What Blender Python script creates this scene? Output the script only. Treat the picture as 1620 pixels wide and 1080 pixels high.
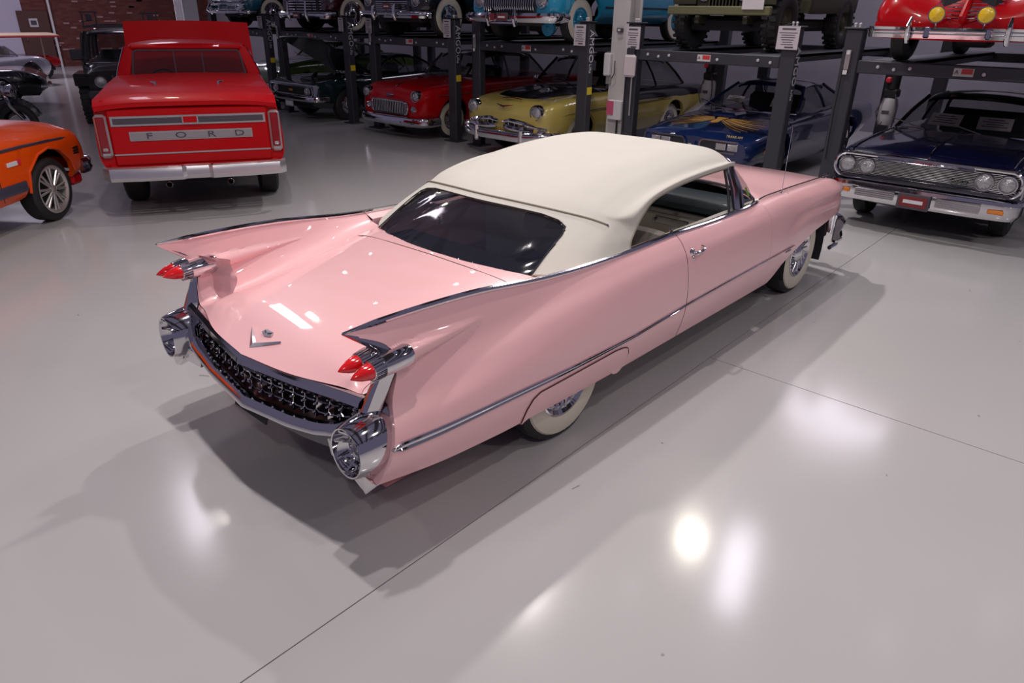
import bpy, bmesh, math, random
import numpy as np
from mathutils import Vector, Matrix
random.seed(4)
for o in list(bpy.data.objects): bpy.data.objects.remove(o)
SC=bpy.context.scene; COL=SC.collection
PI=math.pi
# ---------------------------------------------------------------- camera, world, lamps, exposure
cd=bpy.data.cameras.new('camera'); cam=bpy.data.objects.new('camera',cd); COL.objects.link(cam); SC.camera=cam
cd.sensor_width=36; cd.lens=1118.97/1620*36; cd.clip_end=200
yaw,pitch,roll=0.730511,0.4340987,0.0165733
d=Vector((math.cos(yaw)*math.cos(pitch),math.sin(yaw)*math.cos(pitch),-math.sin(pitch)))
r=Vector((math.sin(yaw),-math.cos(yaw),0)); u=r.cross(d)
c_,s_=math.cos(roll),math.sin(roll); r2=c_*r+s_*u; u2=-s_*r+c_*u
cam.matrix_world=Matrix(((r2.x,u2.x,-d.x,-2.810836),(r2.y,u2.y,-d.y,-2.997980),(r2.z,u2.z,-d.z,2.227711),(0,0,0,1)))
W=bpy.data.worlds.new('world'); SC.world=W; W.use_nodes=True
W.node_tree.nodes['Background'].inputs[0].default_value=(0.78,0.69,1.08,1); W.node_tree.nodes['Background'].inputs[1].default_value=0.135
SC.view_settings.view_transform='Standard'; SC.view_settings.look='None'; SC.view_settings.gamma=1; SC.view_settings.exposure=0.0
try: SC.view_settings.use_curve_mapping=False
except Exception: pass
def lamp(x,y,z,e,size=.35,col=(1,.95,.89),aim=None,spread=None,name='ceiling_or_fill_lamp'):
    l=bpy.data.lights.new(name,'AREA'); l.shape='DISK'; l.size=size; l.energy=e; l.color=col
    if spread: l.spread=spread
    o=bpy.data.objects.new(name,l); o.location=(x,y,z)
    dv=Vector(aim if aim else (x,y,0))-Vector((x,y,z)); o.rotation_euler=dv.to_track_quat('-Z','Y').to_euler(); COL.objects.link(o); return o
WM=(1,.93,.90)
lamp(-.8,.75,7.0,138,.20,WM); lamp(-.8,-.65,7.0,112,.20,WM); lamp(4.7,3.4,7.0,128,.25,WM,aim=(3.2,-.6,0),spread=math.radians(120))
lamp(7.7,1.65,7.0,36,.46,(1,.94,.80),aim=(2.6,-.8,0),spread=math.radians(140))
l_=lamp(7.5,.62,7.0,34,.42,(.93,.88,1),aim=(2.6,-.8,0),spread=math.radians(140)); l_.data.shape='RECTANGLE'; l_.data.size=.5; l_.data.size_y=1.5
l_=lamp(1.5,9.3,7.0,20,.3,(.95,.86,1),aim=(-1,2.5,0),spread=math.radians(140)); l_.data.shape='RECTANGLE'; l_.data.size=.45; l_.data.size_y=1.3
lamp(2.0,8.7,7.0,12,.26,(1,.94,.75),aim=(-1,2.5,0),spread=math.radians(140))
for x_,y_,e_ in ((-.5,-4.5,70),(1.5,-9.0,105),(6.5,-8.0,70),(-5.5,-6.0,110),(-6.0,2.0,40)): lamp(x_,y_,7.0,e_,.35,WM)  # fill lamps added out of view to brighten the car side and foreground
for x_,y_,e_ in ((3.5,25,260),(9,26,80),(12.4,.8,110),(12.4,9,60)): lamp(x_,y_,6.0,e_,2.2,(.93,.86,1))  # wide soft lamps added to brighten the far walls
for i_ in range(5):
    for j_ in range(4): lamp(2.2+i_*1.9,-3.2+j_*5.1+(i_%2)*1.3,7.2,1.8,.10,(.95,.92,1))
# ---------------------------------------------------------------- materials
MT={}
def mat(name,col,rough=.5,metal=0.,coat=0.,emit=None,es=0.,bump=0.,bscale=60.,var=0.,vscale=6.,alpha=None,trans=0.,spec=.5,ior=1.45):
    if name in MT: return MT[name]
    m=bpy.data.materials.new(name); m.use_nodes=True; nt=m.node_tree; b=nt.nodes['Principled BSDF']
    b.inputs['Base Color'].default_value=(*col,1); b.inputs['Roughness'].default_value=rough; b.inputs['Metallic'].default_value=metal
    b.inputs['Coat Weight'].default_value=coat; b.inputs['Coat Roughness'].default_value=.04; b.inputs['Specular IOR Level'].default_value=spec; b.inputs['IOR'].default_value=ior
    if trans: b.inputs['Transmission Weight'].default_value=trans
    if alpha is not None: b.inputs['Alpha'].default_value=alpha
    if emit: b.inputs['Emission Color'].default_value=(*emit,1); b.inputs['Emission Strength'].default_value=es
    tc=nt.nodes.new('ShaderNodeTexCoord')
    ns=nt.nodes.new('ShaderNodeTexNoise'); ns.inputs['Scale'].default_value=vscale; ns.inputs['Detail'].default_value=4
    nt.links.new(tc.outputs['Object'],ns.inputs['Vector'])
    mx=nt.nodes.new('ShaderNodeMix'); mx.data_type='RGBA'
    mx.inputs[6].default_value=(*[c*(1-var) for c in col],1); mx.inputs[7].default_value=(*[min(1,c*(1+var)) for c in col],1)
    nt.links.new(ns.outputs['Fac'],mx.inputs[0]); nt.links.new(mx.outputs[2],b.inputs['Base Color'])
    if bump:
        n2=nt.nodes.new('ShaderNodeTexNoise'); n2.inputs['Scale'].default_value=bscale; nt.links.new(tc.outputs['Object'],n2.inputs['Vector'])
        bp=nt.nodes.new('ShaderNodeBump'); bp.inputs['Strength'].default_value=bump; bp.inputs['Distance'].default_value=.01
        nt.links.new(n2.outputs['Fac'],bp.inputs['Height']); nt.links.new(bp.outputs['Normal'],b.inputs['Normal'])
    MT[name]=m; return m
def paint(name,col,rough=.3,coat=1.): return mat(name,col,rough,0,coat,var=.03,vscale=2)
PINK=paint('pink_paint',(.95,.54,.555),.36)
CHROME=mat('chrome',(.72,.71,.73),.07,1.,bump=.03,bscale=3)
SATIN=mat('satin_chrome',(.70,.68,.74),.32,.85)
DCHROME=mat('dark_chrome',(.42,.41,.44),.12,1.)
RUBBER=mat('rubber',(.022,.022,.024),.6,bump=.2,bscale=90)
WHITEW=mat('whitewall',(.68,.63,.52),.55)
CANVAS=mat('canvas',(.635,.605,.54),.8,bump=.25,bscale=9,var=.03,vscale=5)
WELT=mat('welt',(.30,.27,.21),.7)
BLACKM=mat('black_gap',(.012,.010,.012),.8)
GAP=mat('panel_gap',(.10,.035,.04),.7)
GLASS=mat('glass',(.03,.04,.045),.02,alpha=.35,spec=.8)
DGLASS=mat('dark_glass',(.012,.016,.020),.03,alpha=.36,spec=.8)
VINYL=mat('clear_vinyl',(.02,.022,.035),.06,alpha=.62,bump=.35,bscale=3.2,spec=.8)
RED_LENS=mat('red_lens',(.75,.012,.015),.12,coat=1,emit=(.8,.01,.01),es=.0)
CLEAR_LENS=mat('clear_lens',(.50,.50,.52),.18,.75,coat=1,bump=.9,bscale=70,var=.3,vscale=30)
AMBER=mat('amber_lens',(.75,.22,.02),.2,coat=1)
SEAT=mat('white_leather',(.85,.81,.70),.5,bump=.2,bscale=40)
STEEL=mat('lift_steel',(.050,.050,.062),.45,.2,var=.1)
PAPER=mat('paper',(.62,.57,.60),.7,var=.05)
INK=mat('ink',(.08,.07,.09),.8)
WHITE=mat('white_plastic',(.72,.70,.72),.5)
YELLOW=mat('yellow_label',(.80,.62,.03),.5)
DARKIN=mat('dark_interior',(.02,.02,.024),.7)
IRON=mat('dark_iron',(.03,.03,.032),.55,.5)
# ---------------------------------------------------------------- object helpers
def empty(name,label,cat,loc=(0,0,0),rz=0.,group=None):
    o=bpy.data.objects.new(name,None); COL.objects.link(o); o.location=loc; o.rotation_euler=(0,0,rz); o.empty_display_size=.2
    tag(o,label,cat,group); return o
def tag(o,label,cat,group=None,kind=None):
    if label: o['label']=label
    if cat: o['category']=cat
    if group: o['group']=group
    if kind: o['kind']=kind
    return o
def mk(name,vs,fs,m,parent=None,smooth=True,label=None,auto=None):
    me=bpy.data.meshes.new(name); me.from_pydata([tuple(map(float,v)) for v in vs],[],[tuple(f) for f in fs]); me.validate()
    ms=m if isinstance(m,(list,tuple)) else [m]
    for q in ms: me.materials.append(q)
    bm=bmesh.new(); bm.from_mesh(me); bmesh.ops.recalc_face_normals(bm,faces=bm.faces)
    bm.to_mesh(me); bm.free()
    if smooth:
        me.shade_smooth()
        if auto is not None: me.set_sharp_from_angle(angle=auto)
    o=bpy.data.objects.new(name,me); COL.objects.link(o)
    if parent: o.parent=parent
    if label: o['label']=label
    return o
class G:
    """collects geometry for ONE mesh"""
    def __init__(s): s.v=[]; s.f=[]
    def add(s,vs,fs):
        n=len(s.v); s.v+=[tuple(map(float,v)) for v in vs]; s.f+=[tuple(i+n for i in f) for f in fs]; return s
    def box(s,c,d,rz=0.,ry=0.,b=0.):
        R=Matrix.Rotation(rz,3,'Z')@Matrix.Rotation(ry,3,'Y')
        hx,hy,hz=[q/2 for q in d]; b=min(b,.45*min(d)); vs=[]
        if b<=0:
            for x in(-1,1):
                for y in(-1,1):
                    for z in(-1,1): vs.append((x*hx,y*hy,z*hz))
            fs=[(0,1,3,2),(4,6,7,5),(0,4,5,1),(2,3,7,6),(0,2,6,4),(1,5,7,3)]
        else:
            idx={}
            for x in(-1,1):
                for y in(-1,1):
                    for z in(-1,1):
                        for a in range(3):
                            p=[x*(hx-b),y*(hy-b),z*(hz-b)]; p[a]=(x*hx,y*hy,z*hz)[a]; idx[(x,y,z,a)]=len(vs); vs.append(p)
            fs=[]
            for a in range(3):
                o1,o2=[k for k in range(3) if k!=a]
                for sgn in(-1,1):
                    L=[]
                    for q1,q2 in((-1,-1),(1,-1),(1,1),(-1,1)):
                        t=[0,0,0]; t[a]=sgn; t[o1]=q1; t[o2]=q2; L.append(idx[(*t,a)])
                    fs.append(L)
            for a in range(3):
                o1,o2=[k for k in range(3) if k!=a]
                for q1 in(-1,1):
                    for q2 in(-1,1):
                        t=[0,0,0]; t[o1]=q1; t[o2]=q2; A=t[:]; A[a]=-1; B=t[:]; B[a]=1
                        fs.append([idx[(*A,o1)],idx[(*B,o1)],idx[(*B,o2)],idx[(*A,o2)]])
            for x in(-1,1):
                for y in(-1,1):
                    for z in(-1,1): fs.append([idx[(x,y,z,a)] for a in range(3)])
        return s.add([tuple(R@Vector(p)+Vector(c)) for p in vs],fs)
    def tube(s,path,r,n=8,closed=False,flat=1.,caps=True,up=None):
        P=[Vector(p) for p in path]; m=len(P); rs=r if isinstance(r,(list,tuple)) else [r]*m; vs=[]; pn=None
        for i in range(m):
            a=P[(i-1)%m] if (i>0 or closed) else P[i]; b=P[(i+1)%m] if (i<m-1 or closed) else P[i]
            t=(b-a).normalized()
            uu=Vector(up) if up else (Vector((0,0,1)) if abs(t.z)<.9 else Vector((1,0,0)))
            if pn is not None and not up: uu=pn
            e1=(uu-t*uu.dot(t)).normalized(); e2=t.cross(e1); pn=e1
            for k in range(n):
                a_=2*PI*k/n; vs.append(P[i]+e1*math.cos(a_)*rs[i]+e2*math.sin(a_)*rs[i]*flat)
        fs=[]
        for i in range(m if closed else m-1):
            for k in range(n):
                j=(i+1)%m; fs.append((i*n+k,i*n+(k+1)%n,j*n+(k+1)%n,j*n+k))
        if caps and not closed: fs.append(tuple(range(n))[::-1]); fs.append(tuple((m-1)*n+k for k in range(n)))
        return s.add(vs,fs)
    def lathe(s,c,axis,prof,n=24,sq=(1,1),a0=0.,a1=2*PI):
        """prof: list of (distance along axis, radius)"""
        ax=Vector(axis).normalized(); e1=Vector((0,0,1)) if abs(ax.z)<.9 else Vector((1,0,0)); e1=(e1-ax*e1.dot(ax)).normalized(); e2=ax.cross(e1); C=Vector(c)
        full=abs(a1-a0-2*PI)<1e-6; k=n if full else n+1; vs=[]
        for (t,rr) in prof:
            for i in range(k):
                a=a0+(a1-a0)*i/n; vs.append(C+ax*t+e1*math.cos(a)*rr*sq[0]+e2*math.sin(a)*rr*sq[1])
        fs=[]
        for j in range(len(prof)-1):
            for i in range(n):
                i2=(i+1)%k if full else i+1
                fs.append((j*k+i,j*k+i2,(j+1)*k+i2,(j+1)*k+i))
        return s.add(vs,fs)
    def cyl(s,c,axis,r,h,n=16):
        return s.lathe(c,axis,[(-h/2,1e-4),(-h/2,r),(h/2,r),(h/2,1e-4)],n)
    def grid(s,pts,closed_v=False):
        m=len(pts); n=len(pts[0]); vs=[p for row in pts for p in row]; fs=[]
        for i in range(m-1):
            for j in range(n if closed_v else n-1):
                j2=(j+1)%n; fs.append((i*n+j,i*n+j2,(i+1)*n+j2,(i+1)*n+j))
        return s.add(vs,fs)
    def slab(s,poly,t):
        """thick plate: poly outline list of 3D points, offset vector t"""
        n=len(poly); vs=list(poly)+[tuple(Vector(p)+Vector(t)) for p in poly]
        fs=[tuple(range(n)),tuple(range(n,2*n))[::-1]]+[(i,(i+1)%n,n+(i+1)%n,n+i) for i in range(n)]
        return s.add(vs,fs)
    def mirror(s):
        n=len(s.v); s.v+=[(x,-y,z) for x,y,z in s.v]; s.f+=[tuple(i+n for i in f)[::-1] for f in s.f]; return s
    def mk(s,name,m,parent=None,smooth=True,label=None,auto=.6): return mk(name,s.v,s.f,m,parent,smooth,label,auto)
def thick(pts,off):
    """closed shell from a grid of points: adds a back side offset inward along normals"""
    A=np.array(pts,float); du=np.gradient(A,axis=0); dv=np.gradient(A,axis=1); N=np.cross(du,dv); N/=np.linalg.norm(N,axis=2,keepdims=True)+1e-9
    B=A+N*off; m,n=A.shape[:2]; g=G(); g.grid(A.tolist()); g.grid(B.tolist()); k=m*n
    def e(i,j): return i*n+j
    for i in range(m-1):
        g.f.append((e(i,0),e(i+1,0),k+e(i+1,0),k+e(i,0))); g.f.append((e(i,n-1),e(i+1,n-1),k+e(i+1,n-1),k+e(i,n-1)))
    for j in range(n-1):
        g.f.append((e(0,j),e(0,j+1),k+e(0,j+1),k+e(0,j))); g.f.append((e(m-1,j),e(m-1,j+1),k+e(m-1,j+1),k+e(m-1,j)))
    return g
def cr(P,t):
    """Catmull-Rom through rows of P (non-uniform chordless), t in 0..len-1"""
    P=np.asarray(P,float); n=len(P); i=int(min(max(math.floor(t),0),n-2)); f=t-i
    p1,p2=P[i],P[i+1]; p0=P[i-1] if i>0 else 2*p1-p2; p3=P[i+2] if i+2<n else 2*p2-p1
    return .5*((2*p1)+(p2-p0)*f+(2*p0-5*p1+4*p2-p3)*f*f+(3*p1-p0-3*p2+p3)*f**3)
def herm(xs,P,x):
    """smooth interpolation of rows P given at increasing xs (finite-difference tangents, limited)"""
    xs=np.asarray(xs,float); P=np.asarray(P,float); n=len(xs); i=int(min(max(np.searchsorted(xs,x)-1,0),n-2)); h=xs[i+1]-xs[i]; f=(x-xs[i])/h
    def tan(k):
        if k==0: return (P[1]-P[0])/(xs[1]-xs[0])
        if k==n-1: return (P[-1]-P[-2])/(xs[-1]-xs[-2])
        a=(P[k]-P[k-1])/(xs[k]-xs[k-1]); b=(P[k+1]-P[k])/(xs[k+1]-xs[k]); w1=xs[k+1]-xs[k]; w0=xs[k]-xs[k-1]
        return (a*w1+b*w0)/(w0+w1)
    m0,m1=tan(i)*h,tan(i+1)*h; f=min(max(f,0),1)
    return (2*f**3-3*f**2+1)*P[i]+(f**3-2*f**2+f)*m0+(-2*f**3+3*f**2)*P[i+1]+(f**3-f**2)*m1
def hermm(xs,P,x):
    """as herm but monotone (no overshoot at abrupt steps)"""
    P=np.asarray(P,float); n=len(xs); i=int(min(max(np.searchsorted(xs,x)-1,0),n-2)); h=xs[i+1]-xs[i]; f=min(max((x-xs[i])/h,0),1)
    def sl(k): return (P[k+1]-P[k])/(xs[k+1]-xs[k])
    def tan(k):
        if k==0 or k==n-1: return sl(0 if k==0 else n-2)*0
        a,b=sl(k-1),sl(k); return np.where(a*b<=0,0,np.sign(a)*np.minimum(np.minimum(abs(a),abs(b))*1.8,(abs(a)+abs(b))/2))
    m0,m1=tan(i)*h,tan(i+1)*h
    if i==0: m0=(P[1]-P[0])
    if i==n-2: m1=(P[-1]-P[-2])
    return (2*f**3-3*f**2+1)*P[i]+(f**3-2*f**2+f)*m0+(-2*f**3+3*f**2)*P[i+1]+(f**3-f**2)*m1
def bez(P,n):
    return [tuple(cr(P,(len(P)-1)*i/(n-1))) for i in range(n)]
def text(s,name,txt,size,M,m,parent=None,ext=.002,kind=None):
    cu=bpy.data.curves.new(name,'FONT'); cu.body=txt; cu.size=size; cu.extrude=ext; cu.align_x='CENTER'; cu.align_y='CENTER'; cu.resolution_u=2
    t=bpy.data.objects.new('tmp',cu); COL.objects.link(t); bpy.context.view_layer.update()
    me=bpy.data.meshes.new_from_object(t.evaluated_get(bpy.context.evaluated_depsgraph_get())); bpy.data.objects.remove(t)
    me.transform(M); me.materials.clear(); me.materials.append(m)
    o=bpy.data.objects.new(name,me); COL.objects.link(o)
    if parent: o.parent=parent
    return o
def frame(o,ex,ey):
    """matrix whose x axis is ex, y axis ey, at o (for text)"""
    ex=Vector(ex).normalized(); ez=ex.cross(Vector(ey)).normalized(); ey=ez.cross(ex)
    return Matrix(((ex.x,ey.x,ez.x,o[0]),(ex.y,ey.y,ez.y,o[1]),(ex.z,ey.z,ez.z,o[2]),(0,0,0,1)))
WC={}
def wheel(parent,x,y,R=.36,w=.2,style='whitewall',rim=.195,hub=None,z0=0.,steer=0.):
    """tyre mesh with sidewall ring and hub as sub-parts; outer face towards sign(y)"""
    key=(R,w,style,rim,hub.name if hub else '')
    if key not in WC:
        h=w/2
        t=G().lathe((0,0,0),(0,1,0),[(-h*.75,rim*.9),(-h*.95,rim*1.05),(-h,R*.8),(-h*.9,R*.93),(-h*.7,R*.99),(0,R),(h*.7,R*.99),(h*.9,R*.93),(h,R*.8),(h*.95,rim*1.05),(h*.75,rim*.9)],40)
        if style in('lug','mud'):
            for k in range(26):
                a=2*PI*k/26
                for sd in(-1,1):
                    aa=a+(.06 if sd>0 else 0)
                    g=G().box((0,sd*h*.55,R+.004),(.035,h*.85,.03)); M=Matrix.Rotation(aa,3,'Y')
                    t.add([tuple(M@Vector(v)) for v in g.v],g.f)
        subs=[]
        if style=='whitewall':
            subs.append(('whitewall',G().lathe((0,0,0),(0,1,0),[(h*.93,rim*.98),(h*1.02,rim*1.08),(h*1.07,(rim+R)/2),(h*1.03,R*.86),(h*.93,R*.885)],40),WHITEW))
        H=hub or CHROME
        if style=='spokes':
            s=G().lathe((0,0,0),(0,1,0),[(h*.72,rim*1.05),(h*.95,rim*1.08),(h*.98,rim*1.0),(h*.8,rim*.9),(h*.1,rim*.86)],40)
            for k in range(8):
                a=2*PI*k/8
                for off in(-.13,.13):
                    p0=(math.cos(a+off*.6)*.045,h*.8,math.sin(a+off*.6)*.045); p1=(math.cos(a+off)*rim*.93,h*.75,math.sin(a+off)*rim*.93); s.tube([p0,p1],.014,6)
            s.lathe((0,0,0),(0,1,0),[(h*.6,.055),(h*.85,.052),(h*.95,.03),(h*.97,.001)],20); subs.append(('rim',s,H))
            subs.append(('rim_well',G().lathe((0,0,0),(0,1,0),[(h*.1,rim*.86),(h*.05,.001)],24),DARKIN))
        elif style=='lug':
            s=G().lathe((0,0,0),(0,1,0),[(h*.8,rim*1.02),(h*.6,rim*.9),(h*.2,rim*.75),(h*.3,rim*.45),(h*.6,rim*.4),(h*.7,rim*.2),(h*.75,.001)],28); subs.append(('rim',s,H))
        else:
            s=G().lathe((0,0,0),(0,1,0),[(h*.8,rim*.95),(h*1.0,rim*1.02),(h*1.02,rim*.96),(h*.85,rim*.86),(h*.9,rim*.74),(h*.8,rim*.66),(h*.8,rim*.45),(h*1.0,rim*.36),(h*1.12,rim*.2),(h*1.15,.001)],36); subs.append(('hubcap',s,H))
            s=G()
            for k in range(20):
                a=2*PI*k/20; p0=(math.cos(a)*rim*.42,h*.88,math.sin(a)*rim*.42); a2=a+.18; s.tube([p0,(math.cos(a2)*rim*.84,h*.9,math.sin(a2)*rim*.84)],.006,5)
            subs.append(('hub_fins',s,H))
        WC[key]=[]
        tm=t.mk('wheel',RUBBER,None); 
        WC[key]=[('wheel',tm.data)]; bpy.data.objects.remove(tm)
        for n,g,mm in subs:
            q=g.mk(n,mm,None); WC[key].append((n,q.data)); bpy.data.objects.remove(q)
    L=WC[key]; o=bpy.data.objects.new('wheel',L[0][1]); COL.objects.link(o); o.parent=parent; o.location=(x,y,R+z0); o.rotation_euler=(0,0,(PI if y<0 else 0)+steer)
    for n,me in L[1:]:
        c=bpy.data.objects.new(n,me); COL.objects.link(c); c.parent=o
    return o
# ---------------------------------------------------------------- setting: floor
FLOORM=mat('floor_epoxy',(.48,.465,.465),.16,spec=.38,var=.05,vscale=.7)
def floor_nodes():
    nt=FLOORM.node_tree; b=nt.nodes['Principled BSDF']; tc=nt.nodes.new('ShaderNodeTexCoord')
    n=nt.nodes.new('ShaderNodeTexNoise'); n.inputs['Scale'].default_value=1.3; n.inputs['Detail'].default_value=6
    nt.links.new(tc.outputs['Object'],n.inputs['Vector'])
    mr=nt.nodes.new('ShaderNodeMapRange'); mr.inputs[3].default_value=.09; mr.inputs[4].default_value=.20; nt.links.new(n.outputs['Fac'],mr.inputs[0]); nt.links.new(mr.outputs[0],b.inputs['Roughness'])
floor_nodes()
fl=G().box((5,8,-.06),(60,60,.08)).mk('floor',mat('joint_filler',(.12,.115,.11),.8),None,False); fl['kind']='structure'
def jl(x): return -1.03+.0185*x
def slab_piece(poly): G().slab([(x,y,0) for x,y in poly],(0,0,-.02)).mk('slab',FLOORM,fl,False)
g_=.003
slab_piece([(-25,jl(-25)+g_),(35,jl(35)+g_),(35,38),(-25,38)])
slab_piece([(-25,-22),(1.56-g_,-22),(1.56-g_,jl(1.56)-g_),(-25,jl(-25)-g_)])
slab_piece([(1.56+g_,-22),(35,-22),(35,jl(35)-g_),(1.56+g_,jl(1.56)-g_)])
# ---------------------------------------------------------------- hero car: pink finned convertible
car=empty('convertible','pink finned convertible with a closed white canvas top, parked in the middle of the floor','car')
XS=[-1.40,-1.0,-.68,-.2,.5,1.08,1.7,2.3,2.55,3.0,3.6,3.95,4.19]
SK=[ # T, K1, K2, K3, K4, K5, K6, K7 : (x offset, w, z)
 [(0.015,.835,1.082),(.20,.865,.985),(.235,.875,.86),(.185,.90,.745),(.14,.962,.65),(.11,.988,.575),(.08,.98,.49),(.04,.945,.41)],
 [(0,.842,1.080),(0,.862,.98),(0,.882,.86),(0,.93,.745),(0,.985,.655),(0,1.002,.565),(0,.988,.47),(0,.955,.36)],
 [(0,.85,1.066),(0,.872,.965),(0,.895,.865),(0,.952,.77),(0,1.0,.665),(0,1.008,.558),(0,.99,.45),(0,.958,.335)],
 [(0,.865,1.015),(0,.885,.955),(0,.91,.90),(0,.965,.815),(0,1.008,.68),(0,1.010,.54),(0,.99,.43),(0,.958,.318)],
 [(0,.875,.985),(0,.897,.960),(0,.925,.925),(0,.968,.85),(0,1.003,.70),(0,1.008,.53),(0,.99,.42),(0,.957,.305)],
 [(0,.872,.982),(0,.900,.962),(0,.932,.925),(0,.972,.85),(0,1.0,.70),(0,1.006,.545),(0,.99,.43),(0,.957,.31)],
 [(0,.862,.960),(0,.895,.943),(0,.932,.908),(0,.97,.85),(0,.997,.70),(0,1.004,.55),(0,.988,.43),(0,.955,.31)],
 [(0,.845,.966),(0,.882,.950),(0,.925,.915),(0,.967,.845),(0,.992,.70),(0,1.0,.555),(0,.985,.43),(0,.952,.31)],
 [(0,.775,.950),(0,.860,.957),(0,.922,.915),(0,.965,.84),(0,.990,.70),(0,.998,.555),(0,.983,.43),(0,.95,.31)],
 [(0,.745,.935),(0,.840,.945),(0,.915,.900),(0,.958,.83),(0,.966,.775),(0,.990,.69),(0,.985,.50),(0,.95,.35)],
 [(0,.735,.918),(0,.830,.925),(0,.905,.885),(0,.948,.828),(0,.934,.780),(0,.966,.735),(0,.972,.60),(0,.945,.45)],
 [(-.03,.730,.905),(0,.820,.905),(.0,.893,.865),(.0,.930,.820),(-.01,.905,.775),(-.02,.940,.732),(-.03,.945,.62),(-.05,.92,.5)],
 [(-.16,.725,.885),(-.07,.805,.860),(-.03,.855,.832),(-.035,.880,.800),(-.065,.868,.765),(-.075,.888,.71),(-.12,.88,.64),(-.16,.87,.56)],
]
SKA=np.array([[(XS[i]+k[0],k[1],k[2]) for k in row] for i,row in enumerate(SK)])
def zb(x):
    return float(np.interp(x,[-1.4,-1.0,-.42,.0,.42,.45,2.50,2.56,2.66,2.8,3.0,3.28,3.6,3.9,4.2],[.40,.358,.318,.312,.305,.310,.31,.34,.43,.485,.53,.59,.615,.64,.665]))
def cone_r(x):  # jet tube bulge that ends in the tail lamps
    return max(0.,.050*min(1,(-.50-x)/.66))
def sec(x):
    return herm(XS,SKA,x)           # 8 x 3 at nominal station
def side_col(x,n=34,fine=True):
    K=sec(x); pts=[cr(K,7*i/99) for i in range(100)]; pts=np.array(pts)
    b=zb(pts[-1][0]); k=len(pts)-1
    zz=pts[:,2]
    while k>2 and zz[k]<b: k-=1
    if k<len(pts)-1 and zz[k]>b:
        f=(zz[k]-b)/(zz[k]-zz[k+1]); last=pts[k]*(1-f)+pts[k+1]*f; pts=np.vstack([pts[:k+1],last])
    L=np.r_[0,np.cumsum(np.linalg.norm(np.diff(pts,axis=0),axis=1))]
    out=[]
    for i in range(n):
        t=L[-1]*i/(n-1); out.append([np.interp(t,L,pts[:,q]) for q in range(3)])
    out=np.array(out)
    for p in out:                    # union with the cone
        r_=cone_r(p[0])
        if r_>0:
            zc=.918+ (p[0]+1.17)*.05; dz=p[2]-zc
            if abs(dz)<r_: p[1]=max(p[1],.868+math.sqrt(r_*r_-dz*dz)+ (0.0))
    tail=out[-1]; 
    return [tuple(p) for p in out]+[(tail[0],tail[1]-.03,tail[2]-.004),(tail[0],tail[1]-.12,tail[2]+.01)]
def side_w(x,z):
    """half width of the outer skin at x, z"""
    K=sec(x); pts=np.array([cr(K,7*i/60) for i in range(61)]); o=np.argsort(pts[:,2]); return float(np.interp(z,pts[o,2],pts[o,1]))
def side_patch(x0,x1,n,sgn): return [[(p[0],sgn*p[1],p[2]) for p in side_col(x0+(x1-x0)*i/(n-1),60)] for i in range(n)]
# deck: centre line to inner fin face
DX=[-1.40,-1.2,-.9,-.5,-.12,.0]
DK=[ # (dx,w,z)
 [(-.01,0,.725),(.035,.35,.728),(.12,.62,.730),(.15,.745,.730),(.17,.79,.80),(.19,.82,.93),(.015,.826,1.080)],
 [(0,0,.800),(0,.35,.795),(.0,.60,.775),(0,.715,.735),(0,.775,.80),(0,.805,.93),(0,.83,1.080)],
 [(0,0,.868),(0,.35,.862),(0,.58,.838),(0,.69,.790),(0,.755,.85),(0,.80,.95),(0,.836,1.074)],
 [(0,0,.920),(0,.35,.915),(0,.57,.898),(0,.67,.868),(0,.745,.89),(0,.80,.95),(0,.845,1.043)],
 [(0,0,.952),(.0,.35,.947),(.01,.57,.940),(.02,.67,.930),(.0,.745,.938),(0,.80,.957),(0,.855,1.004)],
 [(0,0,.955),(0,.35,.950),(0,.57,.944),(0,.67,.938),(0,.745,.942),(0,.81,.960),(0,.860,.998)]]
DKA=np.array([[(DX[i]+k[0],k[1],k[2]) for k in row] for i,row in enumerate(DK)])
def deck_col(x,k0=0.,k1=6.,n=40):
    K=herm(DX,DKA,x); o=[]
    for i in range(n):
        p=cr(K,k0+(k1-k0)*i/(n-1)); r_=cone_r(p[0]); zc=.918+(p[0]+1.17)*.05; dz=p[2]-zc
        if r_>0 and abs(dz)<r_ and p[1]>.70: p[1]=min(p[1],.800-math.sqrt(r_*r_-dz*dz))
        o.append(tuple(p))
    return o
XR=np.unique(np.r_[np.linspace(-1.40,-.9,30),np.linspace(-.9,-.4,26),np.linspace(-.4,.0,12)])
body=G()
for sg in(1,-1):
    body.grid([[(p[0],sg*p[1],p[2]) for p in side_col(x,70)] for x in np.r_[XR,np.linspace(.05,1.082,20)]])
    body.grid([[(p[0],sg*p[1],p[2]) for p in deck_col(x,2.9,6,44)] for x in XR])
    # flat top of the fin / belt between inner and outer skins
    body.grid([[(float(a[0]),sg*float(a[1]),float(a[2])),(float(b[0]),sg*float(b[1]),float(b[2]))] for a,b in [(sec(x)[0],deck_col(x)[-1]) for x in XR]])
    # inner wheel-house and sill so the underside is not open
    body.grid([[(x,sg*.86,.30),(x,sg*.55,.28)] for x in(-1.25,-.45)])
    body.grid([[(x,sg*.95,.31),(x,sg*.5,.27)] for x in(.42,1.1)])
    body.grid([[(x,sg*sec(x)[0][1],sec(x)[0][2]-.002),(x,sg*.79,.970),(x,sg*.79,.60)] for x in np.linspace(0,1.08,8)])
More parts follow.
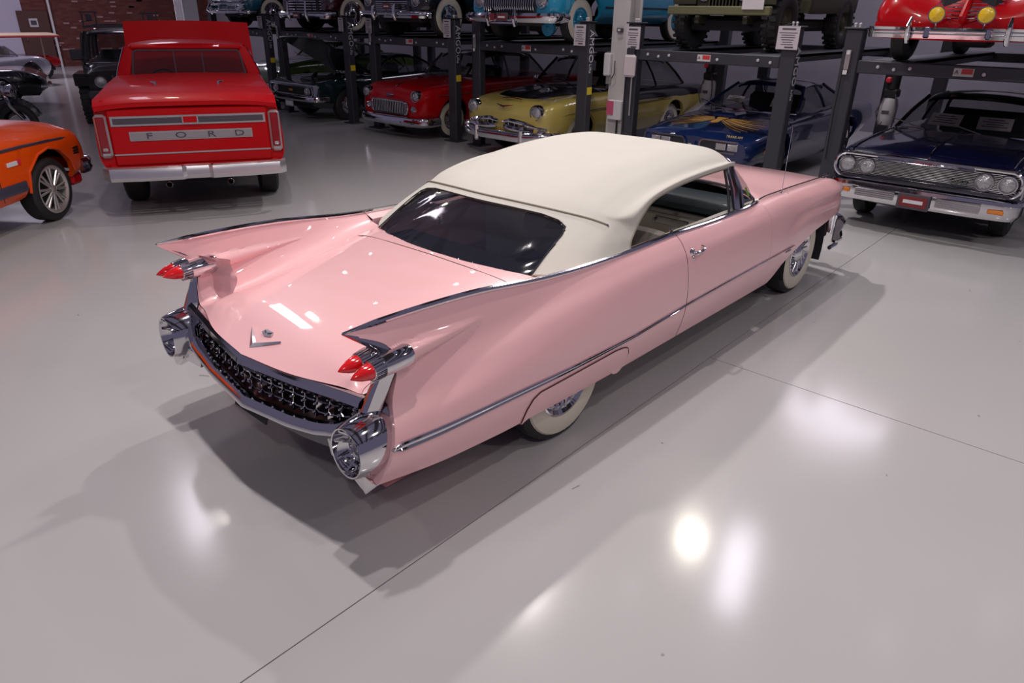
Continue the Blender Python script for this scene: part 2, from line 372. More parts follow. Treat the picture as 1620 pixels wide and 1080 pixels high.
# scuttle in front of the trunk lid, under the window
def c0x(y): return float(np.interp(abs(y),[0,.25,.48,.655,.70],[-.165,-.150,-.105,-.050,-.04]))
rows=[]
for t in np.linspace(0,1,5):
    row=[]
    for y in np.linspace(-.69,.69,25):
        x=-.197*(1-t)+(c0x(y)+.012)*t; K=herm(DX,DKA,x); q=np.array([cr(K,3*i/30) for i in range(31)]); row.append((x,y,float(np.interp(abs(y),q[:,1],q[:,2]))))
    rows.append(row)
body.grid(rows)
bodyo=body.mk('body',PINK,car,auto=.9)
# trunk lid
def lid_pts():
    rows=[]
    for x in np.linspace(-1.405,-.20,34):
        c=deck_col(x,0,2.88,22); rows.append([(p[0],-p[1],p[2]+.002) for p in c[::-1]]+[(p[0],p[1],p[2]+.002) for p in c[1:]])
    return rows
lid=thick(lid_pts(),.0).mk('trunk_lid',PINK,car,auto=.9) if False else G().grid(lid_pts()).mk('trunk_lid',PINK,car,auto=.9)
G().tube([(p[0]+.004,p[1],p[2]+.001) for p in [(-.198,-q[1],q[2]) for q in deck_col(-.20,0,2.85,12)[::-1]]+[(-.198,q[1],q[2]) for q in deck_col(-.20,0,2.85,12)[1:]]],.0028,5).mk('panel_gap',GAP,car)
for sg in(1,-1):
    G().grid(side_patch(1.088,2.3482,30,sg)).mk('door',PINK,car,auto=.9)
    ff=G().grid(side_patch(2.3492,4.19,60,sg))
    K=sec(4.19); c=side_col(4.19,60); ff.grid([[(p[0],sg*p[1],p[2]) for p in c],[(p[0]-.03,sg*(p[1]-.06),p[2]-.01) for p in c],[(p[0]-.08,sg*(p[1]-.2),p[2]-.01) for p in c]])
    ff.mk('front_fender',PINK,car,auto=.9)
    # door seams
    for xx in(1.085,):
        G().tube([(p[0],sg*(p[1]-.001),p[2]) for p in side_col(xx,40)[:40]],.0028,5).mk('panel_gap',GAP,car)
# body side inner door skins / belt top
    G().grid([[(x,sg*(sec(x)[0][1]),sec(x)[0][2]),(x,sg*.79,.972),(x,sg*.78,.40)] for x in np.linspace(1.08,2.45,12)]).mk('door_panel',SEAT,car)
# hood and cowl
HX=[2.35,2.55,3.0,3.6,4.06]
HK=[[(.36,0,.955),(.33,.3,.955),(.20,.6,.950),(.03,.77,.948)],
    [(.26,0,.960),(.24,.3,.960),(.14,.58,.953),(0,.768,.951)],
    [(.04,0,.962),(.03,.3,.957),(0,.55,.946),(0,.738,.934)],
    [(0,0,.948),(0,.3,.942),(0,.55,.928),(0,.728,.917)],
    [(.10,0,.870),(.09,.3,.872),(.04,.55,.876),(-.03,.722,.886)]]
HKA=np.array([[(HX[i]+k[0],k[1],k[2]) for k in row] for i,row in enumerate(HK)])
def hood_rows(x0,x1,n):
    R=[]
    for x in np.linspace(x0,x1,n):
        K=herm(HX,HKA,x); c=[tuple(cr(K,3*i/11)) for i in range(12)]
        R.append([(p[0],-p[1],p[2]) for p in c[::-1]]+[(p[0],p[1],p[2]) for p in c[1:]])
    return R
hr=hood_rows(2.40,4.06,36); last=hr[-1]
hr+=[[(p[0]+.03,p[1],p[2]-.03) for p in last],[(p[0]+.04,p[1],p[2]-.09) for p in last],[(p[0]+.0,p[1],p[2]-.16) for p in last]]
G().grid(hr).mk('hood',PINK,car,auto=.9)
G().grid(hood_rows(2.33,2.397,3)).mk('cowl',DCHROME,car)
for sg in(1,-1):
    G().tube([(sec(x)[0][0],sg*(sec(x)[0][1]-.004),sec(x)[0][2]+.002) for x in np.linspace(2.5,4.12,24)],.006,6).mk('fender_seam',DARKIN,car)
# grille filler at the nose, front bumper
g=G().box((4.03,0,.62),(.04,1.62,.34),b=.01); g.mk('front_grille_panel',DARKIN,car)
g=G()
for zz in(.50,.58,.66,.74):
    g.tube([(4.09,-.70,zz),(4.12,0,zz),(4.09,.70,zz)],.009,6)
for k in range(25): g.tube([(4.10,-.72+k*.06,.48),(4.12,-.72+k*.06,.78)],.006,5)
g.mk('front_grille',CHROME,car)
fbp=[(3.98,-.96,.45),(4.12,-.93,.45),(4.23,-.80,.455),(4.29,-.5,.46),(4.31,0,.46)]
fbp=[tuple(p) for p in bez(fbp,20)]; fbp+= [(x,-y,z) for x,y,z in fbp[::-1][1:]]
def sweep(path,prof,closed=True):
    """prof (out,z) swept along a plan path; 'out' is to the right-hand normal pointing away from the car centre"""
    rows=[]
    for i,p in enumerate(path):
        a=Vector(path[max(0,i-1)]); b=Vector(path[min(len(path)-1,i+1)]); t=(b-a); n=Vector((t.y,-t.x,0)).normalized()
        rows.append([(p[0]+n.x*o,p[1]+n.y*o,p[2]+z) for o,z in prof])
    g=G().grid(rows,closed_v=closed)
    if closed: n=len(prof); g.f.append(tuple(range(n))); g.f.append(tuple((len(rows)-1)*n+i for i in range(n)))
    return g
sweep(fbp,[(-.04,-.10),(.0,-.105),(.03,-.07),(.015,-.02),(.035,.03),(.03,.075),(0,.10),(-.04,.09)]).mk('front_bumper',CHROME,car)
for sg in(1,-1):
    G().lathe((4.30,sg*.52,.45),(1,0,0),[(-.06,.085),(0,.08),(.04,.055),(.07,.02),(.075,.001)],20).mk('bumper_bullet',CHROME,car)
    G().box((4.00,sg*.74,.47),(.16,.20,.28),b=.03).mk('fender_liner',DARKIN,car)
    g=G().box((4.19,sg*.90,.30),(.16,.06,.05),b=.015); g.tube([(4.02,sg*.90,.255),(4.13,sg*.915,.27),(4.24,sg*.89,.33),(4.27,sg*.88,.40)],.02,8); g.mk('bumper_guard',CHROME,car)
    for k in(0,1): G().lathe((4.10,sg*(.62+.17*k),.765),(1,0,0),[(-.03,.085),(.01,.085),(.015,.075),(.03,.05),(.035,.001)],20).mk('headlight',CLEAR_LENS,car)
# wheels
for sg in(1,-1):
    wheel(car,0,sg*.79,.362,.20,'whitewall',.205); wheel(car,3.302,sg*.79,.362,.20,'whitewall',.205)
G().box((1.6,0,.33),(3.6,1.5,.10),b=.02).box((-.75,0,.36),(.9,1.2,.12),b=.02).cyl((0,0,.36),(0,1,0),.05,1.45).cyl((3.3,0,.36),(0,1,0),.05,1.45).box((3.1,0,.45),(1.3,.9,.3),b=.05).mk('chassis',DARKIN,car)
for sg in(1,-1):
    G().lathe((0,sg*.72,.362),(0,1,0),[(-.11,.42),(.11,.42)],28,a0=-PI/2,a1=PI/2).mk('wheel_housing',DARKIN,car)
    g=G().lathe((3.30,sg*.74,.362),(0,1,0),[(-.19*1,.42),(.15,.42)],28,a0=-PI/2-.35,a1=PI/2+.35); g.box((3.3,sg*.54,.62),(1.3,.02,.40)); g.mk('wheel_housing',DARKIN,car)
# fender skirts
def inter(x,xs,ys): return float(np.interp(x,xs,ys))
for sg in(1,-1):
    rows=[]; N=60
    for i in range(N):
        x=-.455+i*(.915/(N-1)); top=inter(x,[-.455,-.44,-.41,-.36,.30,.38,.43,.457,.46],[.325,.40,.455,.480,.486,.478,.462,.43,.42]); bot=inter(x,[-.455,-.33,.15,.28,.33,.36,.40,.44,.46],[.315,.352,.340,.338,.325,.300,.292,.30,.33])
        rows.append([(x,sg*(side_w(x,bot+(top-bot)*j/7)+.005),bot+(top-bot)*j/7) for j in range(8)])
    rows=[[ (r[0][0],sg*(abs(r[0][1])-.03),r[0][2])]+r+[(r[-1][0],sg*(abs(r[-1][1])-.012),r[-1][2]+.002)] for r in rows]
    G().grid(rows).mk('fender_skirt',PINK,car,auto=.9)
    out=[(r[-2][0],r[-2][1],r[-2][2]+.003) for r in rows]; G().tube([(rows[0][1][0]-.003,rows[0][1][1],.33)]+out+[(.463,rows[-1][2][1],.36)],.0035,5).mk('panel_gap',GAP,car)
# side spear
for sg in(1,-1):
    rows=[]
    for x in np.r_[np.linspace(-1.305,-1.22,6),np.linspace(-1.18,2.83,70)]:
        h=inter(x,[-1.305,-1.25,-1.1,-.6,.0,.5,1.5,2.7,2.83],[.001,.020,.021,.018,.013,.009,.0065,.005,.001]); zc=inter(x,[-1.305,-1.03,-.62,-.13,.48,1.13,1.65,2.83],[.578,.562,.550,.530,.523,.549,.556,.562])
        rows.append([(x,sg*(side_w(x,zc+h*a)+b),zc+h*a) for a,b in((1.05,-.004),(1,.006),(.55,.011),(.15,.006),(-.15,.006),(-.55,.011),(-1,.006),(-1.05,-.004))])
    G().grid(rows).mk('side_spear',CHROME,car,auto=.5)
    # fin and belt moulding
    path=[(sec(x)[0][0],sg*(sec(x)[0][1]-.004),sec(x)[0][2]+.004) for x in np.linspace(-1.40,2.36,70)]
    G().tube(path,[inter(i,[0,3,12,69],[.004,.014,.015,.013]) for i in range(70)],8,flat=1.0).mk('fin_moulding',CHROME,car)
    # blade from fin tip down to the lamp housing
    tip=Vector((-1.388,sg*.835,1.084)); 
    a=[tip,tip+Vector((.0,sg*.001,-.001))]
    rows=[]
    for t in np.linspace(0,1,9):
        c=tip.lerp(Vector((-1.185,sg*.842,.958)),t); w_=.004+.024*t; h=.003+.022*t
        rows.append([(c.x-.0,c.y-w_,c.z),(c.x-.012*t,c.y,c.z-h),(c.x,c.y+w_,c.z),(c.x+.035*t,c.y+w_*.6,c.z+h),(c.x+.035*t,c.y-w_*.6,c.z+h)])
    G().grid(rows,closed_v=True).mk('fin_blade',CHROME,car,auto=.5)
    # tail lamps
    for q,(yy,zz,xt) in enumerate(((.880,.905,-1.400),(.797,.912,-1.400))):
        g=G().lathe((xt,sg*yy,zz),(1,0,.05),[(.150,.030),(.150,.047),(.20,.051),(.275,.053),(.30,.045)],28)
        g.mk('lamp_housing',CHROME,car)
        rib=G().lathe((xt,sg*yy,zz),(1,0,.05),[(.098,.036),(.10,.041),(.150,.043)],28)
        for k in range(22):
            a=2*PI*k/22; rib.tube([(xt+.10,sg*yy+math.cos(a)*.044,zz+math.sin(a)*.044),(xt+.15,sg*yy+math.cos(a)*.047,zz+.007+math.sin(a)*.047)],  .0035,4)
        rib.mk('ribbed_ring',CHROME,car)
        G().lathe((xt,sg*yy,zz),(1,0,.05),[(0,.0005),(.006,.005),(.02,.013),(.045,.025),(.075,.034),(.102,.037)],28).mk('tail_lens',RED_LENS,car,label='pointed red tail lamp lens')
    # strut between lamps and pod
    rows=[]
    for t in np.linspace(0,1,8):
        c=Vector((-1.185,sg*.842,.885)).lerp(Vector((-1.285,sg*.815,.68)),t); w_=.030+.012*abs(t-.2)
        rows.append([(c.x-.03,c.y-w_*.6,c.z),(c.x-.035,c.y,c.z),(c.x-.02,c.y+w_,c.z),(c.x+.03,c.y+w_*1.25,c.z),(c.x+.05,c.y,c.z),(c.x+.03,c.y-w_*1.1,c.z)])
    G().grid(rows,closed_v=True).mk('tail_strut',CHROME,car,auto=.6)
    # nacelle
    ax=(-1,sg*.03,.02)
    G().lathe((-1.24,sg*.832,.548),ax,[(-.02,.13),(.0,.142),(.06,.140),(.13,.128),(.175,.116),(.188,.110),(.186,.104),(.17,.100),(.14,.086),(.115,.060),(.110,.055),(.135,.054),(.140,.049),(.135,.045),(.11,.043)],40,sq=(1.06,.90)).mk('exhaust_nacelle',CHROME,car,auto=.7,label='chrome nacelle with round backup lamp')
    G().lathe((-1.24,sg*.832,.548),ax,[(.112,.046),(.122,.03),(.126,.001)],24,sq=(1.06,.9)).mk('backup_lens',CLEAR_LENS,car)
    g=G()
    for k in range(8):
        a=2*PI*k/8+.2; g.tube([(-1.365,sg*.832+math.cos(a)*.056*.9,.55+math.sin(a)*.056),(-1.415,sg*.834+math.cos(a)*.098*.9,.552+math.sin(a)*.098*1.04)],.006,5)
    g.mk('nacelle_vanes',CHROME,car)['kind']='stuff'
    # bumper drop under the nacelle
    g=G(); g.slab([(-1.395,sg*.905,.455),(-1.385,sg*.895,.352),(-1.375,sg*.86,.352),(-1.39,sg*.77,.43),(-1.385,sg*.74,.50)],(.11,0,.02)); g.slab([(-1.375,sg*.80,.42),(-1.36,sg*.62,.415),(-1.36,sg*.60,.49),(-1.37,sg*.8,.50)],(.09,0,.01)); g.mk('bumper_drop',CHROME,car,smooth=False)
# upper and lower rear bars, centre pan, grille
def rbar(y,k):  # k 0 upper, 1 lower
    a=abs(y)
    return (inter(a,[0,.4,.70,.80],[-1.415,-1.355,-1.30,-1.285]),inter(a,[0,.4,.66,.76],[-1.420,-1.385,-1.35,-1.31]))[k], (inter(a,[0,.4,.80],[.706,.712,.722]),inter(a,[0,.35,.55,.68,.76],[.482,.505,.535,.575,.63]))[k]
ys=np.linspace(-.78,.78,53)
def ribbon(k,prof):
    return G().grid([[(rbar(y,k)[0]+o,y,rbar(y,k)[1]+z) for o,z in prof] for y in ys],closed_v=True)
ribbon(0,[(-.012,.0),(-.020,-.022),(-.010,-.034),(.03,-.03),(.035,.01),(.01,.014)]).mk('upper_tail_bar',CHROME,car,auto=.6)
ribbon(0,[(.0,-.030),(-.004,-.036),(.012,-.064),(.04,-.062),(.04,-.03)]).mk('upper_tail_bar_lip',DCHROME,car,auto=.6)
ribbon(1,[(-.026,.0),(-.032,-.028),(-.015,-.048),(.03,-.048),(.05,.0),(.02,.022),(-.008,.022)]).mk('lower_tail_bar',CHROME,car,auto=.6)
g=G().grid([[(rbar(y,0)[0]+.10,y,rbar(y,0)[1]),(rbar(y,1)[0]+.13,y,rbar(y,1)[1]-.01)] for y in ys]); g.mk('tail_grille_back',DARKIN,car)
g=G()
for i,f in enumerate((.28,.55,.82)):
    g.tube([(rbar(y,0)[0]*(1-f)+rbar(y,1)[0]*f+.055,y,rbar(y,0)[1]*(1-f)+rbar(y,1)[1]*f) for y in ys],.0045,5)
g.mk('grille_crossbars',CHROME,car)['kind']='stuff'
for k in range(19):
    y=-.72+k*.08
    if abs(y)>.74: continue
    g=G(); P0=Vector((rbar(y,0)[0]+.035,y,rbar(y,0)[1]-.03)); P1=Vector((rbar(y,1)[0]+.04,y,rbar(y,1)[1]+.02))
    g.slab([tuple(P0),tuple(P1),tuple(P1+Vector((.03,0,0))),tuple(P0+Vector((.03,0,0)))],(0,.004,0))
    for f in(.28,.55,.82):
        c=P0.lerp(P1,f); g.lathe((c.x+.004,c.y+.003,c.z),(-1,0,.2),[(0,.008),(.012,.009),(.02,.005),(.022,.0005)],8)
    g.mk('grille_bar',CHROME,car,auto=.5)
# centre pan under the lower bar with the plate recess
pan=[]
for y in ys:
    if abs(y)>.70: continue
    x,z=rbar(y,1); q=inter(abs(y),[0,.3,.62,.7],[.100,.115,.135,.14])
    pan.append([(x-.004,y,z-.045),(x+.015,y,z-.075),(x+.045,y,z-q),(x+.10,y,z-q-.005),(x+.2,y,z-q+.03)])
G().grid(pan).mk('rear_valance',CHROME,car,auto=.5)
G().box((-1.402,0,.418),(.012,.30,.055),b=.004,ry=.35).mk('plate_recess',DARKIN,car)
# rear filler body behind nacelles
for sg in(1,-1):
    G().box((-1.20,sg*.80,.60),(.12,.20,.22),b=.03).mk('tail_block',DCHROME,car)
    c=[p for p in side_col(-1.40,70)[:70] if p[2]<.99]
    G().grid([[(p[0],sg*p[1],p[2]) for p in c],[(p[0]+.004,sg*(p[1]-.012),p[2]) for p in c],[(p[0]+.035,sg*(p[1]-.11),p[2]) for p in c],[(p[0]+.10,sg*(p[1]-.24),p[2]) for p in c]]).mk('tail_panel',PINK,car,auto=.8)
# V emblem and crest
def dz_(x,y):
    K=herm(DX,DKA,x); q=np.array([cr(K,3*i/30) for i in range(31)]); return float(np.interp(abs(y),q[:,1],q[:,2]))+.006
vx=-1.345; g=G()
for sg in(1,-1):
    rows=[]
    for t in np.linspace(0,1,10):
        x=vx+.075*t; y=sg*.135*t; h=.016*(1-t)+.003
        rows.append([(x-h,y,dz_(x-h,y)),(x,y,dz_(x,y)+.010),(x+h,y,dz_(x+h,y))])
    g.grid(rows)
g.mk('trunk_emblem',SATIN,car,auto=.4)
g=G(); 
g.slab([(-1.275,-.020,dz_(-1.275,0)),(-1.268,-.040,dz_(-1.265,0)),(-1.245,-.030,dz_(-1.245,0)),(-1.245,.030,dz_(-1.245,0)),(-1.268,.040,dz_(-1.265,0)),(-1.275,.020,dz_(-1.275,0)),(-1.280,0,dz_(-1.28,0))],(0,0,.006)); g.mk('crest',SATIN,car,smooth=False)
for s in(-1,1): G().tube([(-1.265,s*.008,dz_(-1.265,0)+.007),(-1.255,s*.028,dz_(-1.255,0)+.007)],.004,5).mk('crest_band',INK,car)
# door handles, lock, antenna, fender ornament
for sg in(1,-1):
    w_=side_w(1.2,.87); zz=.873
    g=G().tube([(1.150,sg*(w_-.005),zz-.004),(1.155,sg*(w_+.035),zz),(1.20,sg*(w_+.040),zz+.002),(1.26,sg*(w_+.034),zz+.006),(1.285,sg*(w_+.015),zz+.01),(1.29,sg*(w_-.01),zz+.01)],[.012,.012,.010,.008,.008,.008],8)
    g.lathe((1.155,sg*w_,zz-.002),(0,sg,0),[(-.005,.026),(.006,.024),(.012,.012),(.035,.013),(.042,.009),(.043,.001)],16)
    g.lathe((1.165,sg*(side_w(1.16,.832)-.002),.832),(0,sg,0),[(0,.013),(.006,.012),(.008,.001)],12); g.mk('door_handle',CHROME,car)
    g=G()
    xb=2.70; g.box((xb+.02,sg*(side_w(xb,.535)+.004),.535),(.10,.006,.012),b=.002); g.mk('fender_script',DCHROME,car)
    G().tube([(4.02,sg*.745,.895),(4.05,sg*.745,.925),(3.98,sg*.745,.93),(3.93,sg*.745,.915)],[.006,.016,.014,.004],8).mk('fender_ornament',DCHROME,car)
g=G().lathe((2.857,-.806,.938),(0,0,1),[(0,.018),(.01,.016),(.018,.006),(.03,.005)],12); g.tube([(2.857,-.806,.96),(2.853,-.806,1.46)],.0028,6); g.tube([(2.84,-.82,.945),(2.90,-.845,.945)],.006,6); g.mk('antenna',CHROME,car)
G().lathe((1.078,-.845,.99),(0,0,1),[(0,.010),(.012,.009),(.02,.014),(.032,.010),(.034,.001)],10).mk('lock_button',CHROME,car)
# ---- canvas top
C0=[(-.165,0,.955),(-.150,.25,.955),(-.105,.48,.950),(-.050,.655,.948),(.06,.775,.962),(.22,.845,.985),(.40,.868,.985),(.585,.868,.985)]
C1=[(.245,0,1.225),(.270,.25,1.220),(.320,.47,1.205),(.395,.640,1.180),(.450,.715,1.165),(.52,.775,1.145),(.60,.81,1.12),(.668,.835,1.085)]
def rowtop(x,zc,zs,ws,we,ze,xe,dx=0): return [(x,0,zc),(x,.25,zc-.004),(x+dx*.3,.45,(zc+zs)/2+.012),(x+dx*.6,ws,zs),(x+dx*.8,(ws*2+we)/3+.012,zs-.028),(x+dx,(ws+2*we)/3+.012,(zs+ze)/2-.01),((x+dx+xe)/2,we+.004,ze+.03),(xe,we,ze)]
C05=[tuple((np.array(a)+np.array(b))/2+np.array((-.02,0,.0)) ) for a,b in zip(C0,C1)]
TOP=[C0,C05,C1,
 rowtop(.46,1.285,1.235,.62,.820,1.150,.755,.12),
 rowtop(.80,1.345,1.300,.60,.790,1.215,.93,.08),
 rowtop(1.20,1.385,1.345,.59,.765,1.248,1.25,.04),
 rowtop(1.60,1.398,1.362,.58,.745,1.258,1.62,.02),
 rowtop(1.95,1.385,1.348,.57,.715,1.250,1.95),
 rowtop(2.20,1.345,1.305,.56,.675,1.237,2.17,-.03),
 rowtop(2.335,1.300,1.268,.55,.655,1.222,2.24,-.08)]
TOPA=np.array(TOP)
def top_pt(u,v):
    """u rows 0..9, v -7..7 across"""
    cols=np.array([cr(TOPA[:,j],u) for j in range(8)]); 
    full=np.vstack([cols[::-1]*[1,-1,1],cols[1:]]); return cr(full,v+7)
def top_grid(us,vs,off=0): return [[tuple(top_pt(u,v)) for v in vs] for u in us]
# canvas minus window: rows u in [0,2]; window |v|<vw between u .10 and 1.80
VW=3.0
def win(u,v):    # rounded window mask
    f=(u-.0)/1.80
    if f<0 or f>1: return False
    lim=inter(f,[0,.75,.88,.96,1.0],[3.02,2.93,2.8,2.45,1.9])
    return abs(v)<lim
us=np.unique(np.r_[np.linspace(0,2,61),np.linspace(2,9,57)]); vs=np.linspace(-7,7,141)
PT=top_grid(us,vs); g=G(); g.grid(PT)
nv=len(vs); keep=[]
for f in g.f:
    i=f[0]//nv; j=f[0]%nv; uu=(us[i]+us[i+1])/2; vv=(vs[j]+vs[j+1])/2
    if not win(uu,vv): keep.append(f)
g.f=keep
top=g.mk('canvas_top',CANVAS,car,auto=1.2)
sm=top.modifiers.new('s','SOLIDIFY'); sm.thickness=.006; sm.offset=-1
# window vinyl + frame edge
wg=G(); wu=np.linspace(.0,1.84,30); wv=np.linspace(-3.15,3.15,50); rows=[]
for u_ in wu:
    rows.append([tuple(Vector(top_pt(u_,v_))+Vector((.012+(.012*math.sin(v_*5+u_*4.5)*min(1,max(0,v_-.9)) if v_>0 else .005*math.sin(v_*4+u_*6)*(v_<-2)),0,-.008))) for v_ in wv])
wg.grid(rows).mk('rear_window',VINYL,car,label='clear vinyl rear window, rippled at its left end')
edge=[]
def lim_(f): return inter(f,[0,.75,.88,.96,1.0],[3.02,2.93,2.8,2.45,1.9])
F_=[0,.2,.4,.6,.75,.82,.88,.92,.96,.985,1.0]
for f in F_: edge.append((.0+1.80*f,-lim_(f)))
for v_ in np.linspace(-1.8,1.8,15): edge.append((1.80,v_))
for f in F_[::-1]: edge.append((.0+1.80*f,lim_(f)))
G().tube([tuple(Vector(top_pt(a,b))+Vector((-.002,0,.002))) for a,b in edge],.004,6).mk('window_welt',DARKIN,car)
# bow welt
G().tube([tuple(Vector(top_pt(2.02-.16*max(0,(abs(v_)-2.6)/2.1)**2.2,v_))+Vector((-.002,0,.003))) for v_ in np.linspace(-4.75,4.75,60)],.006,6).mk('bow_welt',WELT,car)
for sg in(1,-1): G().lathe(tuple(top_pt(1.85,4.77*sg)),(.5,sg*.6,.3),[(-.002,.012),(.004,.011),(.007,.001)],10).mk('welt_tip',DCHROME,car)
for sg in(1,-1):
    G().tube([tuple(Vector(top_pt(u_,7*sg))+Vector((0,0,-.002))) for u_ in np.linspace(0,9,60)],.005,6).mk('top_edge_binding',WELT,car)
    # side rail with weather strip inside the top edge
    G().tube([tuple(Vector(top_pt(u_,7*sg))+Vector((0,-sg*.018,-.008))) for u_ in np.linspace(1.2,9,40)],.010,6).mk('roof_rail',DCHROME,car)
# inner headliner bows
g=G()
for u_ in(2.0,3.4,5.2,7): g.tube([tuple(Vector(top_pt(u_,v_))+Vector((0,0,-.03))) for v_ in np.linspace(-5.5,5.5,24)],.012,6)
g.mk('roof_bow',mat('grey_cloth',(.35,.33,.33),.8),car)
# snap strip along the foot of the window
g=G()
for v_ in np.linspace(-2.9,2.9,15):
    p=top_pt(0.02,v_); g.lathe((p[0]-.012,p[1],p[2]+.003),(-.6,0,.8),[(0,.0035),(.002,.003),(.003,.0005)],6)
g.mk('snap_fasteners',DCHROME,car)['kind']='stuff'
# ---- windshield, side glass
def ws(t,f):   # t -1..1 across, f 0..1 up
    a=abs(t); base=np.array([cr([(2.74,0,.965),(2.72,.3,.965),(2.62,.6,.962),(2.36,.80,.962),(2.10,.838,.955)],4*a)])[0]; topp=np.array([cr([(2.345,0,1.300),(2.335,.3,1.292),(2.305,.52,1.268),(2.245,.640,1.225),(2.16,.668,1.215)],4*a)])[0]
    p=base*(1-f)+topp*f; bulge=math.sin(PI*f)*.02; p=p+np.array((bulge,bulge*a,0)); p[1]*=(1 if t>=0 else -1); return tuple(p)
G().grid([[ws(t,f) for f in np.linspace(0,1,9)] for t in np.linspace(-1,1,41)]).mk('windshield',GLASS,car)
path=[ws(t,0) for t in np.linspace(-1,1,41)]+[ws(1,f) for f in np.linspace(.1,1,8)]+[ws(t,1) for t in np.linspace(1,-1,41)]+[ws(-1,f) for f in np.linspace(.9,.1,8)]
G().tube(path,.013,6,closed=True).mk('windshield_frame',DCHROME,car)
for sg in(1,-1):
    # broad chrome post behind the wrap glass and the vent window frame
    g=G(); A=Vector((2.02,sg*.842,.955)); B=Vector((2.10,sg*.690,1.235))
    g.tube([A,A.lerp(B,.5)+Vector((.015,sg*.012,0)),B],[.034,.030,.026],8)
    g.tube([A+Vector((.06,0,0)),A.lerp(B,.5)+Vector((.075,sg*.012,0)),B+Vector((.04,0,-.01))],.014,6)
    g.tube([A-Vector((.06,0,0)),A.lerp(B,.5)+Vector((-.045,sg*.012,0)),B-Vector((.04,0,-.005))],.012,6)
    g.mk('windshield_post',CHROME,car)
    A=Vector((1.87,sg*.845,.955)); B=Vector((1.99,sg*.703,1.245)); g=G().tube([A,A.lerp(B,.5)+Vector((0,sg*.012,0)),B],.009,6); g.mk('vent_frame',DARKIN,car)
    vent=[[tuple((Vector((1.875,sg*.845,.955)).lerp(Vector((2.0,sg*.842,.955)),a)).lerp(Vector((1.995,sg*.703,1.240)).lerp(Vector((2.08,sg*.695,1.235)),a),f)) for f in(0,.33,.66,1)] for a in(0,1)]
    G().grid(vent).mk('vent_glass',GLASS,car)
# black rubber/beltline trim inside the opening
    G().tube([(x,sg*(sec(x)[0][1]-.024),sec(x)[0][2]+.004) for x in np.linspace(.60,2.2,26)],.012,6).mk('window_seal',DARKIN,car)
# sticker on the windshield corner
a=[ws(-.86,.22),ws(-.81,.22),ws(-.81,.46),ws(-.86,.46)]
G().slab([(x-.004,y*.997,z) for x,y,z in a],(-.002,0,0)).mk('inspection_sticker',mat('sticker_green',(.30,.62,.04),.5),car,False)
# ---- interior
TEAL=mat('dash_pad',(.03,.055,.065),.35,coat=.4); 
rows=[]
for y in np.linspace(-.77,.77,24):
    rows.append([(2.55,y,.93),(2.42,y,.955),(2.22,y,.945),(2.13,y,.90),(2.13,y,.86),(2.16,y,.84)])
G().grid(rows).mk('dash_pad',TEAL,car)
G().box((2.15,0,.815),(.04,1.5,.045),b=.01).mk('dash_trim',DCHROME,car)
g=G().box((2.17,0,.71),(.06,1.5,.17),b=.02); g.mk('dash_panel',SEAT,car); G().box((2.135,-.25,.74),(.01,.30,.06),b=.004).cyl((2.12,-.40,.74),(1,0,0),.012,.03).cyl((2.12,-.10,.74),(1,0,0),.012,.03).mk('radio',DCHROME,car)
G().box((1.0,0,.30),(3.0,1.56,.06),b=.01).box((2.35,0,.55),(.05,1.5,.5)).mk('cabin_floor',DARKIN,car)
def bench(x,name,h):
    g=G().box((x,0,.52),(.52,1.46,.20),b=.05,ry=-.08); g.mk(name+'_seat',SEAT,car)
    for sg in(1,-1):
        rows=[]
        for y in np.linspace(.03,.71,13):
            e=1-.25*max(0,abs(y-.37)/.34)**4; c=x-.22; rows.append([(c+.07,sg*y,.50),(c+.05,sg*y,.65),(c-.01,sg*y,.50+h*e*.9),(c-.06,sg*y,.50+h*e),(c-.12,sg*y,.50+h*e*.96),(c-.14,sg*y,.7),(c-.10,sg*y,.50)])
        g=G().grid(rows,closed_v=True); g.f.append(tuple(range(7))); g.f.append(tuple(12*7+k for k in range(7))); g.mk(name+'_backrest',SEAT,car,auto=.9)
bench(1.80,'front',.35); bench(.42,'rear',.36)
G().box((.08,0,.86),(.35,1.4,.03),b=.01).mk('parcel_shelf',DARKIN,car)
g=G().lathe((1.93,.40,.86),(-.9,0,.44),[(0,.008)],8); g.tube([(1.93+.20*math.cos(a)*.44,.40+.20*math.sin(a),.86+.20*math.cos(a)*.9) for a in np.linspace(0,2*PI,32,endpoint=False)],.011,8,closed=True); g.tube([(1.93,.2,.86),(1.96,.40,.85),(1.93,.60,.86)],.012,6); g.tube([(1.95,.40,.85),(2.2,.40,.73)],.025,10); g.mk('steering_wheel',SEAT,car)
G().lathe((.30,.44,.95),(0,.1,1),[(0,.001),(0,.022),(.12,.018),(.13,.001)],10).mk('seat_clip',CHROME,car)

SC_=mat('scuff',(.27,.25,.26),.5); g=G(); rs=random.Random(8)
for k in range(46):
    x=-1.8+rs.random()*7.5; y=-4.2+rs.random()*8.0
    if abs(y)<1.2 and x>-1.6: continue
    a=rs.random()*3.1; L=.006+.035*rs.random()**3; w=.003+.004*rs.random(); c,s=math.cos(a),math.sin(a); g.add([(x-c*L-s*w,y-s*L+c*w,.0008),(x+c*L-s*w,y+s*L+c*w,.0008),(x+c*L+s*w,y+s*L-c*w,.0008),(x-c*L+s*w,y-s*L-c*w,.0008)],[(0,1,2,3)])
q=g.mk('scuff_marks',SC_,fl,False); q['kind']='stuff'
